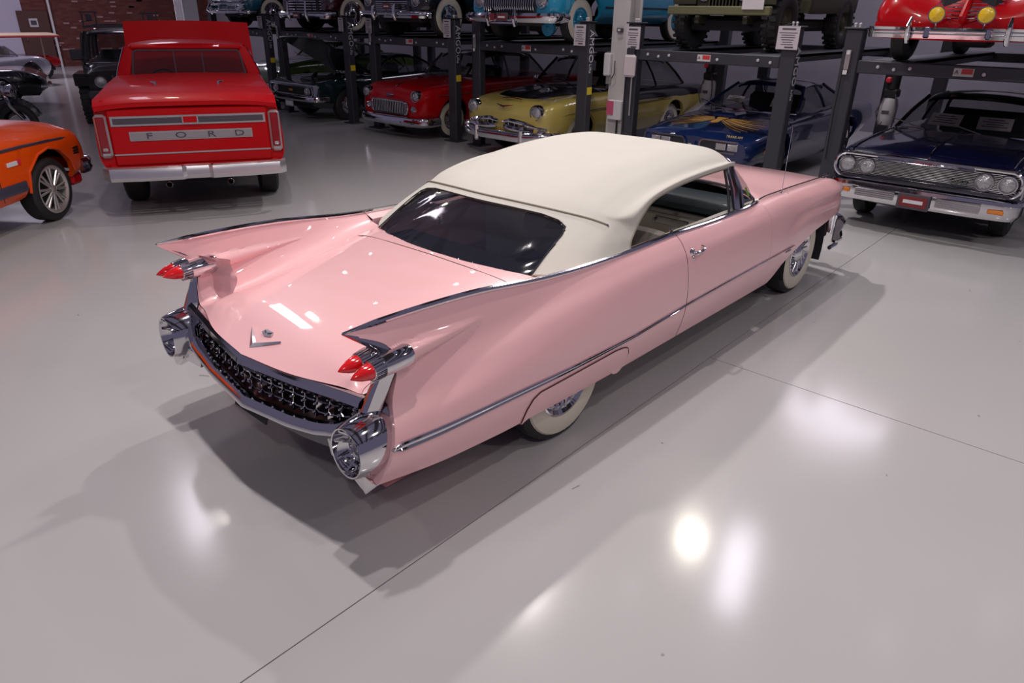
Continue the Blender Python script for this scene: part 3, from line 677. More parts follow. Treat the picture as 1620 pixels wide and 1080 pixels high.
# ================================================================ building shell
WALLM=mat('grey_wall',(.30,.28,.33),.8,var=.04); BRICKM=mat('brick_wall',(.16,.045,.035),.85)
def bricks(m,sc):
    nt=m.node_tree; b=nt.nodes['Principled BSDF']; tc=nt.nodes.new('ShaderNodeTexCoord'); mp=nt.nodes.new('ShaderNodeMapping'); mp.inputs['Rotation'].default_value=(PI/2,0,0)
    br=nt.nodes.new('ShaderNodeTexBrick'); br.inputs['Scale'].default_value=sc; br.inputs['Color1'].default_value=(.13,.032,.026,1); br.inputs['Color2'].default_value=(.20,.065,.05,1); br.inputs['Mortar'].default_value=(.10,.05,.045,1)
    br.inputs['Mortar Size'].default_value=.012; br.inputs['Brick Width'].default_value=.5; br.inputs['Row Height'].default_value=.17; br.inputs['Bias'].default_value=-.3
    nt.links.new(tc.outputs['Object'],mp.inputs[0]); nt.links.new(mp.outputs[0],br.inputs[0]); nt.links.new(br.outputs[0],b.inputs['Base Color'])
bricks(BRICKM,2.2)
def st(o): o['kind']='structure'; return o
st(G().box((3.4,31.1,2.5),(6.6,.2,5)).mk('wall_left',mat('white_wall',(.55,.50,.62),.8),None,False))
st(G().box((10.6,31.15,2.5),(7.8,.2,5)).mk('wall_back',BRICKM,None,False))
# bricks that stand proud of the wall, pale ones seen in the photograph
BP=mat('pale_brick',(.36,.22,.22),.8); rb=random.Random(3); wb=bpy.data.objects['wall_back']
for k in range(46):
    row=rb.randint(4,36); x=7.4+rb.random()*4.6
    G().box((round(x/.24)*.24+(row%2)*.12,31.045,.08*row),(.22,.03,.065),b=.004).mk('brick',BP,wb,False)
st(G().box((18.2,31.1,2.5),(7.5,.2,5)).mk('wall_far',mat('beige_wall',(.36,.31,.24),.8),None,False))
st(G().box((14.3,12.0,2.6),(.2,38.6,5.2)).mk('wall_right',WALLM,None,False))
d=st(G().box((7.0,30.97,1.02),(1.06,.06,2.04),b=.01).mk('door_1',mat('brown_door',(.10,.045,.04),.6),None,False))
G().box((6.98,30.93,1.62),(.30,.01,.30),b=.003).mk('door_sign',PAPER,d,False); G().box((6.98,30.92,1.62),(.20,.008,.16),b=.003).mk('sign_print',INK,d,False)
G().tube([(6.62,30.9,1.0),(6.62,30.86,1.0),(6.62,30.86,1.12),(6.62,30.9,1.12)],.012,6).mk('door_handle',CHROME,d)
p=G().tube([(7.62,30.9,0),(7.62,30.9,5)],.045,10).mk('conduit_pipe',WHITE,None); tag(p,'white vertical conduit pipe running down the brick wall','pipe')
p=G(); p.box((9.98,24,2.2),(.55,.05,4.4),b=.01).box((9.98,24.3,2.2),(.06,.6,4.4),b=.01).box((9.98,24.6,2.2),(.55,.05,4.4),b=.01); st(p.mk('trim_1',WHITE,None,False))
# unseen beams added above the hall to vary reflections in paint and chrome
BEAM=mat('reflection_beam',(.05,.042,.038),.7)
for k in range(13): st(G().box((-7+k*1.75,8,8.1),(.55,46,.5)).mk('added_beam' if k==0 else 'added_beam',BEAM,None,False))
for k in range(5): st(G().box((3.5,-12+k*9.5,7.7),(23,.35,.35)).mk('added_crossbeam',BEAM,None,False))
# white wide-flange column in front of the lifts
colm=mat('white_column',(.62,.58,.57),.5)
p=G(); p.box((7.14,3.77,2.6),(.035,.30,5.2),b=.006).box((7.30,3.77,2.6),(.30,.03,5.2),b=.006).box((7.46,3.77,2.6),(.035,.30,5.2),b=.006)
st(p.mk('trim_2',colm,None,False))
t=empty('paper_towel_box','white plastic holder with hanging grey cord on the white column','holder',(7.08,3.93,1.42))
G().box((0,0,.10),(.09,.12,.34),b=.02).mk('case',WHITE,t); G().tube([(-.01,-.14,.16),(-.02,-.15,-.02),(-.01,-.10,-.10)],.008,6).mk('cord',INK,t); G().box((.02,-.02,-.13),(.03,.09,.12),b=.005).mk('bracket',mat('grey_plastic',(.30,.29,.29),.6),t)
t=empty('outlet_box','small black outlet high on the white column','outlet',(7.09,3.75,2.02)); G().box((0,0,0),(.05,.10,.06),b=.008).mk('case',INK,t); G().box((-.028,0,0),(.004,.05,.03),b=.001).mk('socket',WHITE,t)
t=empty('control_box','white electrical box with a pink card, low on the white column','electrical box',(7.08,3.80,.85)); G().box((0,-.08,0),(.08,.26,.30),b=.012).mk('case',WHITE,t); G().box((-.046,.0,.03),(.008,.13,.21),b=.002).mk('card',mat('pink_card',(.62,.10,.20),.6),t); G().tube([(0,-.12,-.15),(0,-.12,-.85)],.015,6).mk('conduit',IRON,t)
t=empty('warning_tag','yellow-green striped tag hanging beside the white column','tag',(7.30,3.60,1.25)); G().box((0,0,0),(.02,.07,.24),b=.006).mk('card',mat('lime_card',(.45,.70,.02),.5),t)
g=G()
for k in range(4): g.box((-.011,0,-.09+k*.055),(.004,.07,.016))
q=g.mk('stripes',INK,t,False); q['kind']='stuff'; G().tube([(0,0,.12),(0,.02,.30)],.004,5).mk('string',INK,t)
# ================================================================ parking lifts
SIGNP=mat('sign_card',(.56,.50,.54),.65,var=.04)
LETTER=mat('white_letters',(.62,.60,.66),.5)
def paper_sign(x,y,z,w,h,label,rows=6,tilt=0.):
    t=empty('price_sign',label,'sign',(x,y,z)); G().box((0,0,0),(.006,w,h),b=.001).mk('card',SIGNP,t,False)
    rr=random.Random(int(y*100)); g=G(); g.box((-.0045,0,h*.38),(.002,w*.62,h*.07))
    for k in range(rows): g.box((-.0045,0,h*(.22-.10*k)),(.002,w*(.4+.45*rr.random()),h*.028))
    g.box((-.0045,-w*.1,-h*.40),(.002,w*.4,h*.06)); q=g.mk('print',INK,t,False); q['kind']='stuff'
    G().tube([(.0,-w*.3,h*.5),(.02,0,h*.62),(0,w*.3,h*.5)],.003,5).mk('hanger',STEEL,t)
    return t
LW=[('rightmost parking lift, under the red 1940s car and over the dark blue sedan',.145,-2.33),
    ('parking lift carrying the olive military jeep',.906,3.246),
    ('parking lift carrying the turquoise car, left of the white column',4.143,6.498),
    ('parking lift carrying the black bumpered car over the red sedan',7.12,9.452),
    ('parking lift carrying the maroon car over the dark green coupe',10.334,12.9),
    ('leftmost parking lift, carrying the teal car',13.5,16.1)]
DZ=1.79
for i,(lb,ya,yb) in enumerate(LW):
    y0,y1=min(ya,yb),max(ya,yb); t=empty('parking_lift',lb,'car lift',(6.78,(y0+y1)/2,0),group=None)
    o=(y0+y1)/2; PX,PY=.15,.20
    for (x,yy,fr) in((0,y0-o,1),(0,y1-o,1),(4.6,y0-o,0),(4.6,y1-o,0)):
        s=1 if yy<0 else -1
        g=G().box((x,yy,1.06),(PX,PY,2.12),b=.012); g.box((x,yy,.01),(.30,.34,.02),b=.004); g.box((x,yy,2.13),(PX+.04,PY+.05,.02),b=.004)
        ps=g.mk('post',STEEL,t,False)
        if fr:
            G().lathe((x-.02,yy-.03,2.14),(0,0,1),[(0,.012),(.03,.012),(.032,.018),(.045,.016),(.05,.001)],8).mk('bolt',WHITE,ps)
            G().lathe((x+.03,yy+.04,2.14),(0,0,1),[(0,.012),(.03,.012),(.032,.018),(.045,.016),(.05,.001)],8).mk('bolt',WHITE,ps)
            if s==1:
                yf=yy-PY/2-.002
                text(None,'lettering','AMGO',.158,frame((x-.005,yf,1.78 if i!=1 else 1.66),(0,0,-1),(1,0,0)),LETTER,ps)
                text(None,'lettering','Lifts',.085,frame((x-.01,yf,1.46 if i!=1 else 1.32),(0,0,-1),(1,0,0)),LETTER,ps)
                if i>1:
                    yl=G().box((x+.0,yf-.003,1.13),(.12,.006,.11),b=.003).mk('maker_label',YELLOW,ps,False)
            # cable and latch seen on the inner side
            if s==-1:
                g=G().box((x-.085,yy+.02,1.78),(.02,.06,.22),b=.005); g.mk('latch_plate',mat('dull_metal',(.42,.38,.38),.4,.6),ps)
                G().box((x-.098,yy+.02,1.86),(.006,.04,.04),b=.002).mk('decal',WHITE,ps,False); G().box((x-.098,yy+.02,1.64),(.006,.05,.05),b=.002).mk('decal',WHITE,ps,False)
                G().tube([(x-.09,yy+.05,1.7),(x-.10,yy+.06,1.2),(x-.09,yy+.05,.6)],.006,5).mk('cable',IRON,ps)
    for x in(-.02,4.62):
        bm_=G().box((x,0,1.71),(.10,y1-y0-PY,.145),b=.01).mk('crossbeam',STEEL,t,False)
        if x<0:
            g_l=[-.95,-.78,-.2,.55,.72,.9]
            for k,yy in enumerate(g_l):
                G().lathe((x-.05,yy,1.72 if k%2 else 1.70),(-1,0,0),[(0,.020),(.012,.018),(.016,.001)],10).mk('bolt',mat('bolt_head',(.62,.60,.60),.4,.3),bm_)
            G().box((x-.053,.0,1.71),(.004,.20,.085),b=.001).mk('decal',mat('decal_white',(.60,.55,.56),.5),bm_,False); G().box((x-.056,-.035,1.72),(.003,.11,.055),b=.001).mk('decal_red',mat('decal_red_m',(.55,.05,.05),.5),bm_,False)
            text(None,'decal_print','A',.06,frame((x-.0565,.068,1.71),(0,-1,0),(0,0,1)),INK,bm_)
    for s in(-1,1):
        yr=s*.80; g=G().box((2.33,yr,1.765),(4.55,.46,.05),b=.008); g.box((2.33,yr-.22,1.735),(4.55,.02,.10)).box((2.33,yr+.22,1.735),(4.55,.02,.10)); g.mk('runway',STEEL,t,False)
S_=[(6.672,10.40,1.965,.16,.26,'price card on the lettered post left of the red sedan, over the dark green coupe'),
    (6.672,9.47,1.96,.19,.27,'price card on the plain post left of the black bumper car'),
    (6.672,7.19,1.965,.19,.30,'price card on the lettered post in front of the red sedan'),
    (6.672,4.20,1.94,.22,.30,'price card on the lettered post left of the white column'),
    (6.672,3.23,1.93,.24,.30,'price card on the plain post right of the white column'),
    (6.672,.93,2.00,.28,.27,'price card on the lettered post in front of the dark blue coupe'),
    (6.672,13.60,1.95,.20,.26,'price card on the leftmost lettered post, below the teal car')]
for x,y,z,w,h,lb in S_: paper_sign(x,y,z,w,h,lb)
t=empty('lift_control_box','white rounded control box on the post right of the white column','control box',(6.645,3.23,1.55)); G().box((0,0,0),(.08,.20,.31),b=.03).mk('case',mat('pale_box',(.60,.52,.54),.5),t); G().box((.01,0,.20),(.05,.12,.10),b=.01).mk('bracket',STEEL,t); G().tube([(0,-.05,-.15),(.01,-.05,-.7)],.012,6).mk('cable',mat('grey_plastic',(.3,.29,.29)),t)
# power unit with a white fluid tank on rear posts
def power_unit(x,y,lb):
    t=empty('power_unit',lb,'hydraulic pump',(x,y,0))
    G().lathe((0,0,.82),(0,0,1),[(0,.001),(0,.10),(.03,.12),(.30,.12),(.36,.10),(.38,.05),(.38,.001)],16).mk('tank',mat('tank_white',(.58,.55,.58),.4),t)
    G().box((0,0,1.26),(.16,.20,.12),b=.02).mk('valve_block',IRON,t); G().lathe((.0,0,1.32),(0,0,1),[(0,.001),(0,.085),(.22,.085),(.24,.07),(.24,.001)],16).mk('motor',IRON,t)
    G().box((-.09,.05,1.44),(.06,.08,.08),b=.02).mk('red_button',mat('red_plastic',(.7,.03,.05),.4),t,label='red button')
    G().tube([(-.1,.06,1.2),(-.15,.12,1.0),(-.13,.06,.80),(-.1,0,.9)],.010,6).mk('hose',INK,t); G().tube([(-.08,-.08,1.25),(-.14,-.14,1.05),(-.1,-.12,.8)],.010,6).mk('hose',INK,t)
    G().lathe((-.12,0,1.0),(-1,0,0),[(0,.001),(0,.001)],6) ; G().box((-.122,0,1.0),(.004,.10,.05),b=.001).mk('label_strip',INK,t,False)
power_unit(8.95,.20,'hydraulic pump with a white tank beside the dark blue sedan'); power_unit(9.6,3.45,'hydraulic pump with a white tank behind the hood of the dark blue coupe')
# ================================================================ generic vehicle body
def shell(root,m,secs,arches=(),name='body',n=26,nx=64,cap=True,parts=None):
    """secs rows: x, then (w,z) pairs from sill to centre line; arches (xc,r,zc)"""
    xs=[s[0] for s in secs]; A=np.array([s[1] for s in secs],float)
    X=set(np.linspace(xs[0],xs[-1],nx).tolist())
    for xc,r,zc in arches:
        for k in range(13): X.add(xc-r*math.cos(PI*k/12)*.9999)
    X=sorted(x for x in X if xs[0]<=x<=xs[-1]); rows=[]
    for x in X:
        K=hermm(xs,A,x); k=len(K); P=np.array([cr(K,(k-1)*i/60) for i in range(61)]); b=P[0][1]
        for xc,r,zc in arches:
            if abs(x-xc)<r: b=max(b,zc+math.sqrt(r*r-(x-xc)**2))
        j=0
        while j<50 and P[j][1]<b: j+=1
        if j>0:
            f=(b-P[j-1][1])/(P[j][1]-P[j-1][1]+1e-9); P=np.vstack([P[j-1]*(1-f)+P[j]*f,P[j:]])
        L=np.r_[0,np.cumsum(np.linalg.norm(np.diff(P,axis=0),axis=1))]; T=np.linspace(0,L[-1],n)
        c=[(x,float(np.interp(t,L,P[:,0])),float(np.interp(t,L,P[:,1]))) for t in T]; c[-1]=(x,0,c[-1][2])
        c=[(x,c[0][1]-.06,c[0][2]+.002)]+c
        rows.append([(a,-b_,z) for a,b_,z in c]+[(a,b_,z) for a,b_,z in c[::-1][1:]])
    g=G().grid(rows); N=len(rows[0])
    if cap: g.f.append(tuple(range(N))[::-1]); g.f.append(tuple((len(rows)-1)*N+i for i in range(N)))
    o=g.mk(name,m,root,auto=.7)
    under=G().box(((xs[0]+xs[-1])/2,0,.34),(xs[-1]-xs[0]-.35,1.15,.16),b=.03); under.mk('underbody',DARKIN,root)
    return o
def cabin(root,roofm,belt,roof,pill=(),glass=None,roofname='roof',crown=.05,pr=.025,rearglass=True):
    """belt/roof: (xfront,xrear,wfront,wrear,z,zrear)"""
    bf,br,bwf,bwr,bz,bzr=belt; rf,rr,rwf,rwr,rz,rzr=roof; glass=glass or DGLASS
    rows=[]
    for i in range(15):
        f=i/14; e=min(f,1-f)*2; x=rr+(rf-rr)*f; w=(rwr+(rwf-rwr)*f); z=rzr+(rz-rzr)*f; row=[]
        rd=.035*(1-min(1,e*4))**2
        for j in range(17):
            t=-1+2*j/16; row.append((x-(.0 if 0 else 0)+(.06*(1-t*t) if f>.5 else -.06*(1-t*t))*(1-e),w*t,z+crown*(1-abs(t)**2.4)+crown*.6*math.sin(PI*f)-rd-(.02 if abs(t)>.97 else 0)))
        rows.append(row)
    g=thick(rows,-.03); g.mk(roofname,roofm,root,auto=.9)
    def pt(f,s):  # f along top 0 front 1 rear
        return Vector((rf+(rr-rf)*f,s*(rwf+(rwr-rwf)*f),rz+(rzr-rz)*f)),Vector((bf+(br-bf)*f,s*(bwf+(bwr-bwf)*f),bz+(bzr-bz)*f))
    for s in(-1,1):
        for f in(0,*pill,1):
            a,b=pt(f,s); G().tube([tuple(b),tuple(b.lerp(a,.5)+Vector((0,s*.02,0))),tuple(a)],pr if f in(0,1) else pr*.8,6).mk('pillar',roofm if f!=0 else roofm,root)
        rows=[]
        for k in range(9):
            a,b=pt(k/8,s); rows.append([tuple(b.lerp(a,q)+Vector((0,s*.015*math.sin(PI*q),0))) for q in(0,.33,.66,1)])
        G().grid(rows).mk('side_window',glass,root)
    for f,nm in((0,'windshield'),(1,'rear_window')):
        a1,b1=pt(f,1); a2,b2=pt(f,-1); dx=.09 if f==0 else -.09
        G().grid([[tuple(b1.lerp(b2,k/10).lerp(a1.lerp(a2,k/10),q)+Vector((dx*math.sin(PI*k/10),0,0))) for q in(0,.33,.66,1)] for k in range(11)]).mk(nm,glass,root)
        if f==0:
            G().tube([tuple(b1.lerp(b2,k/10)+Vector((dx*math.sin(PI*k/10),0,0))) for k in range(11)],.012,6).mk('windshield_trim',CHROME,root)
            for s in(.25,-.55):
                c=b1.lerp(b2,(1-s)/2)+Vector((dx,0,.01)); G().tube([tuple(c),tuple(c+Vector((-.06,-.42,.10)))],.007,5).mk('wiper',INK,root)
    # seats and wheel behind the glass
    G().box(((rf+rr)/2+.1,0,bz-.02),(.16,min(rwf,1)*1.7,.42),b=.06).mk('seat',DARKIN,root)
def hlamp(root,x,y,z,r,hood=.03,lens=None,ring=None,name='headlight',axis=(1,0,0)):
    o=G().lathe((x,y,z),axis,[(-.05,r*1.15),(hood*.5,r*1.18),(hood,r*1.10),(hood,r*1.0),(hood*.3,r*.94)],22).mk(name,ring or CHROME,root)
    G().lathe((x,y,z),axis,[(hood*.2,r*.95),(hood*.7,r*.75),(hood*1.1,r*.35),(hood*1.2,.001)],20).mk('lens',lens or CLEAR_LENS,o); return o
def bumper(root,pts,prof,name='front_bumper',m=None,n=22):
    """pts: half plan path from side to centre, in local coordinates with y>0 side first"""
    P=[tuple(p) for p in bez(pts,n)]; P=[(x,-y,z) for x,y,z in P]+[(x,y,z) for x,y,z in P[::-1][1:]]
    rows=[]
    for i,p in enumerate(P):
        a=Vector(P[max(0,i-1)]); b=Vector(P[min(len(P)-1,i+1)]); t=b-a; nn=Vector((t.y,-t.x,0)).normalized()
        rows.append([(p[0]+nn.x*o,p[1]+nn.y*o,p[2]+z) for o,z in prof])
    g=G().grid(rows,closed_v=True); n=len(prof); g.f.append(tuple(range(n))); g.f.append(tuple((len(rows)-1)*n+i for i in range(n)))
    return g.mk(name,m or CHROME,root,auto=.7)
def plate(root,x,y,z,w=.31,h=.15,frame_m=None,face=None,nm='license_plate'):
    o=G().box((x,y,z),(.02,w,h),b=.006).mk(nm,frame_m or INK,root,False)
    s=1 if x>0 else -1
    G().box((x+s*.011,y,z),(.004,w*.84,h*.66),b=.001).mk('plate_face',face or mat('plate_red',(.22,.03,.035),.4),o,False); q=G().box((x+s*.0145,y,z),(.003,w*.6,h*.22)).mk('plate_print',WHITE,o,False)
def wheels4(root,wb,tr,R,w,style,rim,hub=None,z0=0):
    for x in(0,-wb):
        for s in(-1,1): wheel(root,x,s*tr,R,w,style,rim,hub,z0)
def stance(w,zs,*more): return
def cards(root,lst):
    for x,y,z,w,h,rz,ry in lst:
        o=G().box((x,y,z),(.006,w,h),rz=rz,ry=ry,b=.001).mk('windshield_card',SIGNP,root,False)
        M=Matrix.Rotation(rz,3,'Z')@Matrix.Rotation(ry,3,'Y'); c=Vector((x,y,z))
        g=G()
        for k in range(4):
            p=c+M@Vector((.004,0,h*(.3-.18*k))); g.box(tuple(p),(.003,w*(.75 if k%2 else .5),h*.05),rz=rz,ry=ry)
        q=g.mk('card_print',INK,o,False); q['kind']='stuff'
# ================================================================ dark blue 1960s sedan, lower right
MIDN=paint('midnight_blue',(.003,.004,.024),.2); BLACKP=paint('black_paint',(.006,.006,.008),.2)
BUMP0=[(-.03,-.09),(.02,-.10),(.045,-.05),(.03,-.01),(.05,.03),(.035,.075),(0,.095),(-.03,.08)]
t=empty('sedan','dark blue 1960s sedan with four round headlights, parked at the right under the lift','car',(6.83,-1.105,0),PI)
secs=[(-4.2,[(.70,.40),(.85,.55),(.86,.75),(.80,.88),(.5,.90),(0,.90)]),(-3.6,[(.80,.28),(.93,.50),(.94,.75),(.86,.90),(.5,.93),(0,.93)]),(-1.6,[(.82,.24),(.94,.5),(.945,.75),(.88,.92),(.5,.95),(0,.95)]),(-.7,[(.82,.24),(.94,.5),(.945,.76),(.88,.935),(.5,.985),(0,1.0)]),(.3,[(.82,.26),(.93,.5),(.94,.75),(.88,.90),(.5,.945),(0,.965)]),(.74,[(.82,.34),(.92,.5),(.93,.72),(.88,.855),(.5,.865),(0,.875)]),(.81,[(.82,.38),(.91,.5),(.915,.70),(.87,.80),(.5,.795),(0,.80)])]
shell(t,MIDN,secs,[(0,.40,.34),(-2.92,.40,.34)])
def topz(secs,x,y):
    K=hermm([q[0] for q in secs],np.array([q[1] for q in secs],float),x); k=len(K); P=np.array([cr(K,(k-1)*i/80) for i in range(81)])[34:]; return float(np.interp(abs(y),P[::-1,0],P[::-1,1]))
G().tube([(x,0,topz(secs,x,0)+.006) for x in np.linspace(-.7,.80,16)],.011,6).mk('hood_moulding',CHROME,t)
for s in(-1,1): G().tube([(x,s*.80,topz(secs,x,.80)+.005) for x in np.linspace(-.7,.76,16)],.008,6).mk('fender_moulding',CHROME,t)
G().tube([(.775,-.90,.84),(.82,-.45,.845),(.835,0,.84),(.82,.45,.845),(.775,.90,.84)],.004,5).mk('hood_gap',DARKIN,t)
cabin(t,BLACKP,(-.72,-3.0,.78,.74,.98,.95),(-1.22,-2.55,.60,.58,1.34,1.32),(.5,),crown=.05)
# grille: two lamp pods joined by a bar grille
def rr(y0,y1,z0,z1,r,x,n=6):
    P=[]
    for cy,cz,a0 in((y1-r,z1-r,0),(y0+r,z1-r,PI/2),(y0+r,z0+r,PI),(y1-r,z0+r,3*PI/2)):
        for k in range(n+1):
            a=a0+PI/2*k/n; P.append((x,cy+r*math.cos(a),cz+r*math.sin(a)))
    return P
g=G(); g.tube(rr(-.93,.93,.575,.835,.12,.845),.022,8,closed=True); g.mk('grille_frame',CHROME,t)
G().box((.80,0,.705),(.06,1.80,.23),b=.01).mk('grille_back',DARKIN,t)
for k in range(13):
    z=.60+k*.0165
    G().tube([(.845,-.885,z),(.86,0,z),(.845,.885,z)],.0034,5).mk('grille_bar',CHROME,t)
G().box((.862,0,.818),(.04,.98,.045),b=.012).mk('grille_header',CHROME,t)
text(None,'grille_lettering','C H E V R O L E T',.028,frame((.884,0,.818),(0,1,0),(0,0,1)),mat('red_letters',(.6,.03,.03),.5),t)
text(None,'grille_script','Chevelle',.05,frame((.874,.36,.665),(0,1,0),(0,0,1)),DCHROME,t)
for s in(-1,1):
    for yy in(.585,.80): hlamp(t,.845,s*yy,.705,.082,.025)
    G().box((.70,s*.925,.60),(.10,.03,.10),b=.01).mk('side_trim',CHROME,t)
bumper(t,[(.52,.95,.45),(.72,.94,.45),(.85,.86,.45),(.90,.5,.45),(.92,0,.45)],[(-.03,-.10),(.0,-.115),(.03,-.06),(.025,.035),(.05,.05),(.045,.085),(.0,.10),(-.03,.09)])
for s in(-1,1):
    G().box((.945,s*.42,.435),(.012,.42,.085),b=.004).mk('bumper_inset',mat('ribbed_silver',(.45,.42,.44),.4,.6),t)
    for k in range(4): G().box((.953,s*.42,.40+k*.022),(.006,.40,.004)).mk('inset_rib',CHROME,t,False)
    G().box((.915,s*.77,.43),(.02,.15,.045),b=.008).mk('turn_signal',AMBER,t,label='amber turn signal')
plate(t,.965,0,.415,.33,.17)
wheels4(t,2.92,.74,.34,.19,'plain',.19)
G().lathe((-.80,.88,1.06),(1,0,.0),[(-.04,.03),(-.02,.055),(.03,.06),(.035,.001)],14).tube([(-.8,.86,1.02),(-.8,.84,.95)],.01,6).mk('side_mirror',CHROME,t)
cards(t,[(-.86,.27,1.10,.36,.18,.1,-.75),(-.86,-.27,1.10,.36,.18,-.1,-.75)])
# ================================================================ dark blue coupe with the gold bird
NAVY=paint('navy_paint',(.006,.018,.085),.2)
t=empty('coupe','dark blue 1970s coupe with a gold bird on the hood, below the olive jeep','car',(7.58,2.07,0),PI)
secs=[(-4.1,[(.72,.40),(.85,.55),(.86,.72),(.78,.85),(.5,.88),(0,.88)]),(-3.2,[(.80,.24),(.93,.45),(.95,.66),(.85,.86),(.5,.93),(0,.94)]),(-1.8,[(.80,.20),(.90,.42),(.91,.62),(.86,.83),(.5,.92),(0,.93)]),(-.8,[(.80,.20),(.91,.42),(.93,.64),(.87,.82),(.45,.89),(0,.905)]),(.1,[(.80,.24),(.92,.42),(.94,.62),(.88,.765),(.40,.83),(0,.85)]),(.6,[(.76,.26),(.90,.42),(.92,.60),(.84,.72),(.38,.755),(0,.78)]),(.80,[(.74,.30),(.88,.44),(.89,.57),(.82,.69),(.38,.715),(0,.74)]),(.91,[(.66,.36),(.80,.46),(.80,.56),(.72,.645),(.35,.655),(0,.68)])]
shell(t,NAVY,secs,[(0,.39,.34),(-2.75,.40,.34)])
cabin(t,NAVY,(-.80,-3.0,.76,.70,.90,.93),(-1.45,-2.35,.55,.52,1.24,1.24),(.55,),crown=.05)
for s in(-1,1):
    g=G().tube(rr(.12,.72,.50,.655,.065,.0),.012,6,closed=True); g.v=[(.945-.04*(abs(y)-.12)/.6,s*y,z) for x,y,z in g.v]; g.mk('grille_frame',DCHROME,t)
    rows=[[(.935-.04*(a-.12)/.6,s*a,z) for z in(.51,.645)] for a in(.14,.42,.70)]; G().grid(rows).mk('grille_panel',DARKIN,t)
    for a in(.44,.61):
        xx=.945-.04*(a-.12)/.6; o=G().box((xx,s*a,.585),(.03,.155,.10),b=.01).mk('headlight',CHROME,t); G().box((xx+.016,s*a,.585),(.01,.13,.075),b=.004).mk('lens',CLEAR_LENS,o)
    G().box((.50,s*.925,.52),(.13,.012,.05),b=.004).mk('side_marker',AMBER,t)
text(None,'fender_lettering','TRANS AM',.05,frame((.83,.58,.715),(-.05,1,0),(-.5,0,1)),mat('gold_letters',(.6,.45,.15),.5),t)
# hood scoop, shaker
G().box((-.15,0,.885),(.42,.36,.09),b=.03).mk('hood_scoop',NAVY,t)
# gold bird: wings spread over the hood, one feather per piece
GOLD=mat('gold_print',(.62,.33,.08),.4); GOLD2=mat('tan_print',(.30,.17,.07),.4)
def hz(x,y):
    K=hermm([s_[0] for s_ in secs],np.array([s_[1] for s_ in secs]),x); P=np.array([cr(K,5*i/60) for i in range(61)])[30:]; return float(np.interp(abs(y),P[::-1,0],P[::-1,1]))
for s in(-1,1):
    for k in range(9):
        a=k/8; x0=.22-.16*a; y0=s*(.05+.09*a); x1=.58-.80*a**1.2; y1=s*(.30+.42*math.sin(PI*(.20+.58*a)))
        pts=[]
        for q in np.linspace(0,1,6):
            w_=.017*math.sin(PI*(.15+.8*q)); cx=x0+(x1-x0)*q+.07*math.sin(PI*q); cy=y0+(y1-y0)*q; pts.append((cx,cy,w_))
        L=[(x+w_,y,hz(x+w_,y)+.004) for x,y,w_ in pts]+[(x-w_,y,hz(x-w_,y)+.004) for x,y,w_ in pts[::-1]]
        G().slab(L,(0,0,.002)).mk('feather_print',GOLD if k%2 else GOLD2,t,False)
G().slab([(x,y,hz(x,y)+.004) for x,y in((.42,.0),(.34,.06),(.18,.05),(.05,.09),(-.02,0),(.05,-.09),(.18,-.05),(.34,-.06))],(0,0,.002)).mk('bird_body_print',GOLD,t,False)
wheels4(t,2.75,.78,.34,.22,'plain',.20)
cards(t,[(-.98,.42,1.02,.30,.16,.1,-.9),(-.98,-.35,1.02,.30,.16,-.1,-.9)])
G().box((1.0,0,.56),(.03,.05,.08),b=.01).mk('nose_emblem',CHROME,t)
# ================================================================ yellow and black 1950s sedan
YEL=paint('yellow_paint',(.42,.33,.085),.25)
t=empty('two_tone_sedan','pale yellow 1950s sedan with a black hood and roof, left of the white column','car',(7.08,5.30,0),PI)
secs=[(-4.3,[(.72,.42),(.88,.6),(.89,.8),(.80,.97),(.5,.99),(0,.98)]),(-3.2,[(.82,.30),(.94,.5),(.955,.75),(.87,.99),(.5,1.03),(0,1.03)]),(-.85,[(.82,.28),(.94,.5),(.955,.77),(.89,.98),(.5,1.07),(0,1.09)]),(0,[(.82,.30),(.94,.5),(.95,.78),(.89,.955),(.5,1.02),(0,1.05)]),(.5,[(.82,.32),(.93,.5),(.94,.76),(.87,.925),(.5,.955),(0,.985)]),(.76,[(.80,.36),(.90,.5),(.91,.74),(.83,.885),(.5,.86),(0,.89)]),(.92,[(.72,.42),(.82,.5),(.82,.68),(.72,.78),(.4,.765),(0,.79)]),(.97,[(.6,.44),(.7,.5),(.7,.62),(.6,.68),(.35,.68),(0,.70)])]
shell(t,YEL,secs,[(0,.40,.36),(-2.95,.40,.36)])
def top_patch(secs,x0,x1,wf,m,root,name,off=.006,nx=16,ny=12,curve=0.):
    xs=[q[0] for q in secs]; A=np.array([q[1] for q in secs],float); rows=[]; k=A.shape[1]
    for i in range(nx):
        x=x0+(x1-x0)*i/(nx-1); row=[]
        for j in range(-ny,ny+1):
            w=wf(x)*j/ny; xx=x-curve*(j/ny)**2*(i/(nx-1)); K=hermm(xs,A,xx); P=np.array([cr(K,(k-1)*q/80) for q in range(81)])[32:]; row.append((xx,w,float(np.interp(abs(w),P[::-1,0],P[::-1,1]))+off))
        rows.append(row)
    return thick(rows,-.004).mk(name,m,root,auto=.8)
top_patch(secs,-.85,.60,lambda x:.80-.30*((x+.85)/1.45)**1.6,BLACKP,t,'hood',curve=.10)
for s in(-1,1):
    rows=[]
    for x in np.linspace(-4.1,-.9,24):
        K=hermm([q[0] for q in secs],np.array([q[1] for q in secs],float),x); P=np.array([cr(K,5*i/80) for i in range(81)]); zl=.80+.05*(x+4.1)/3.2; k0=int(np.searchsorted(P[:56,1],zl)); P=P[k0:58]; idx=np.linspace(0,len(P)-1,10).astype(int); rows.append([(x,s*(P[i][0]+.005),P[i][1]+.003) for i in idx])
    G().grid(rows).mk('upper_side_panel',BLACKP,t,auto=.8)
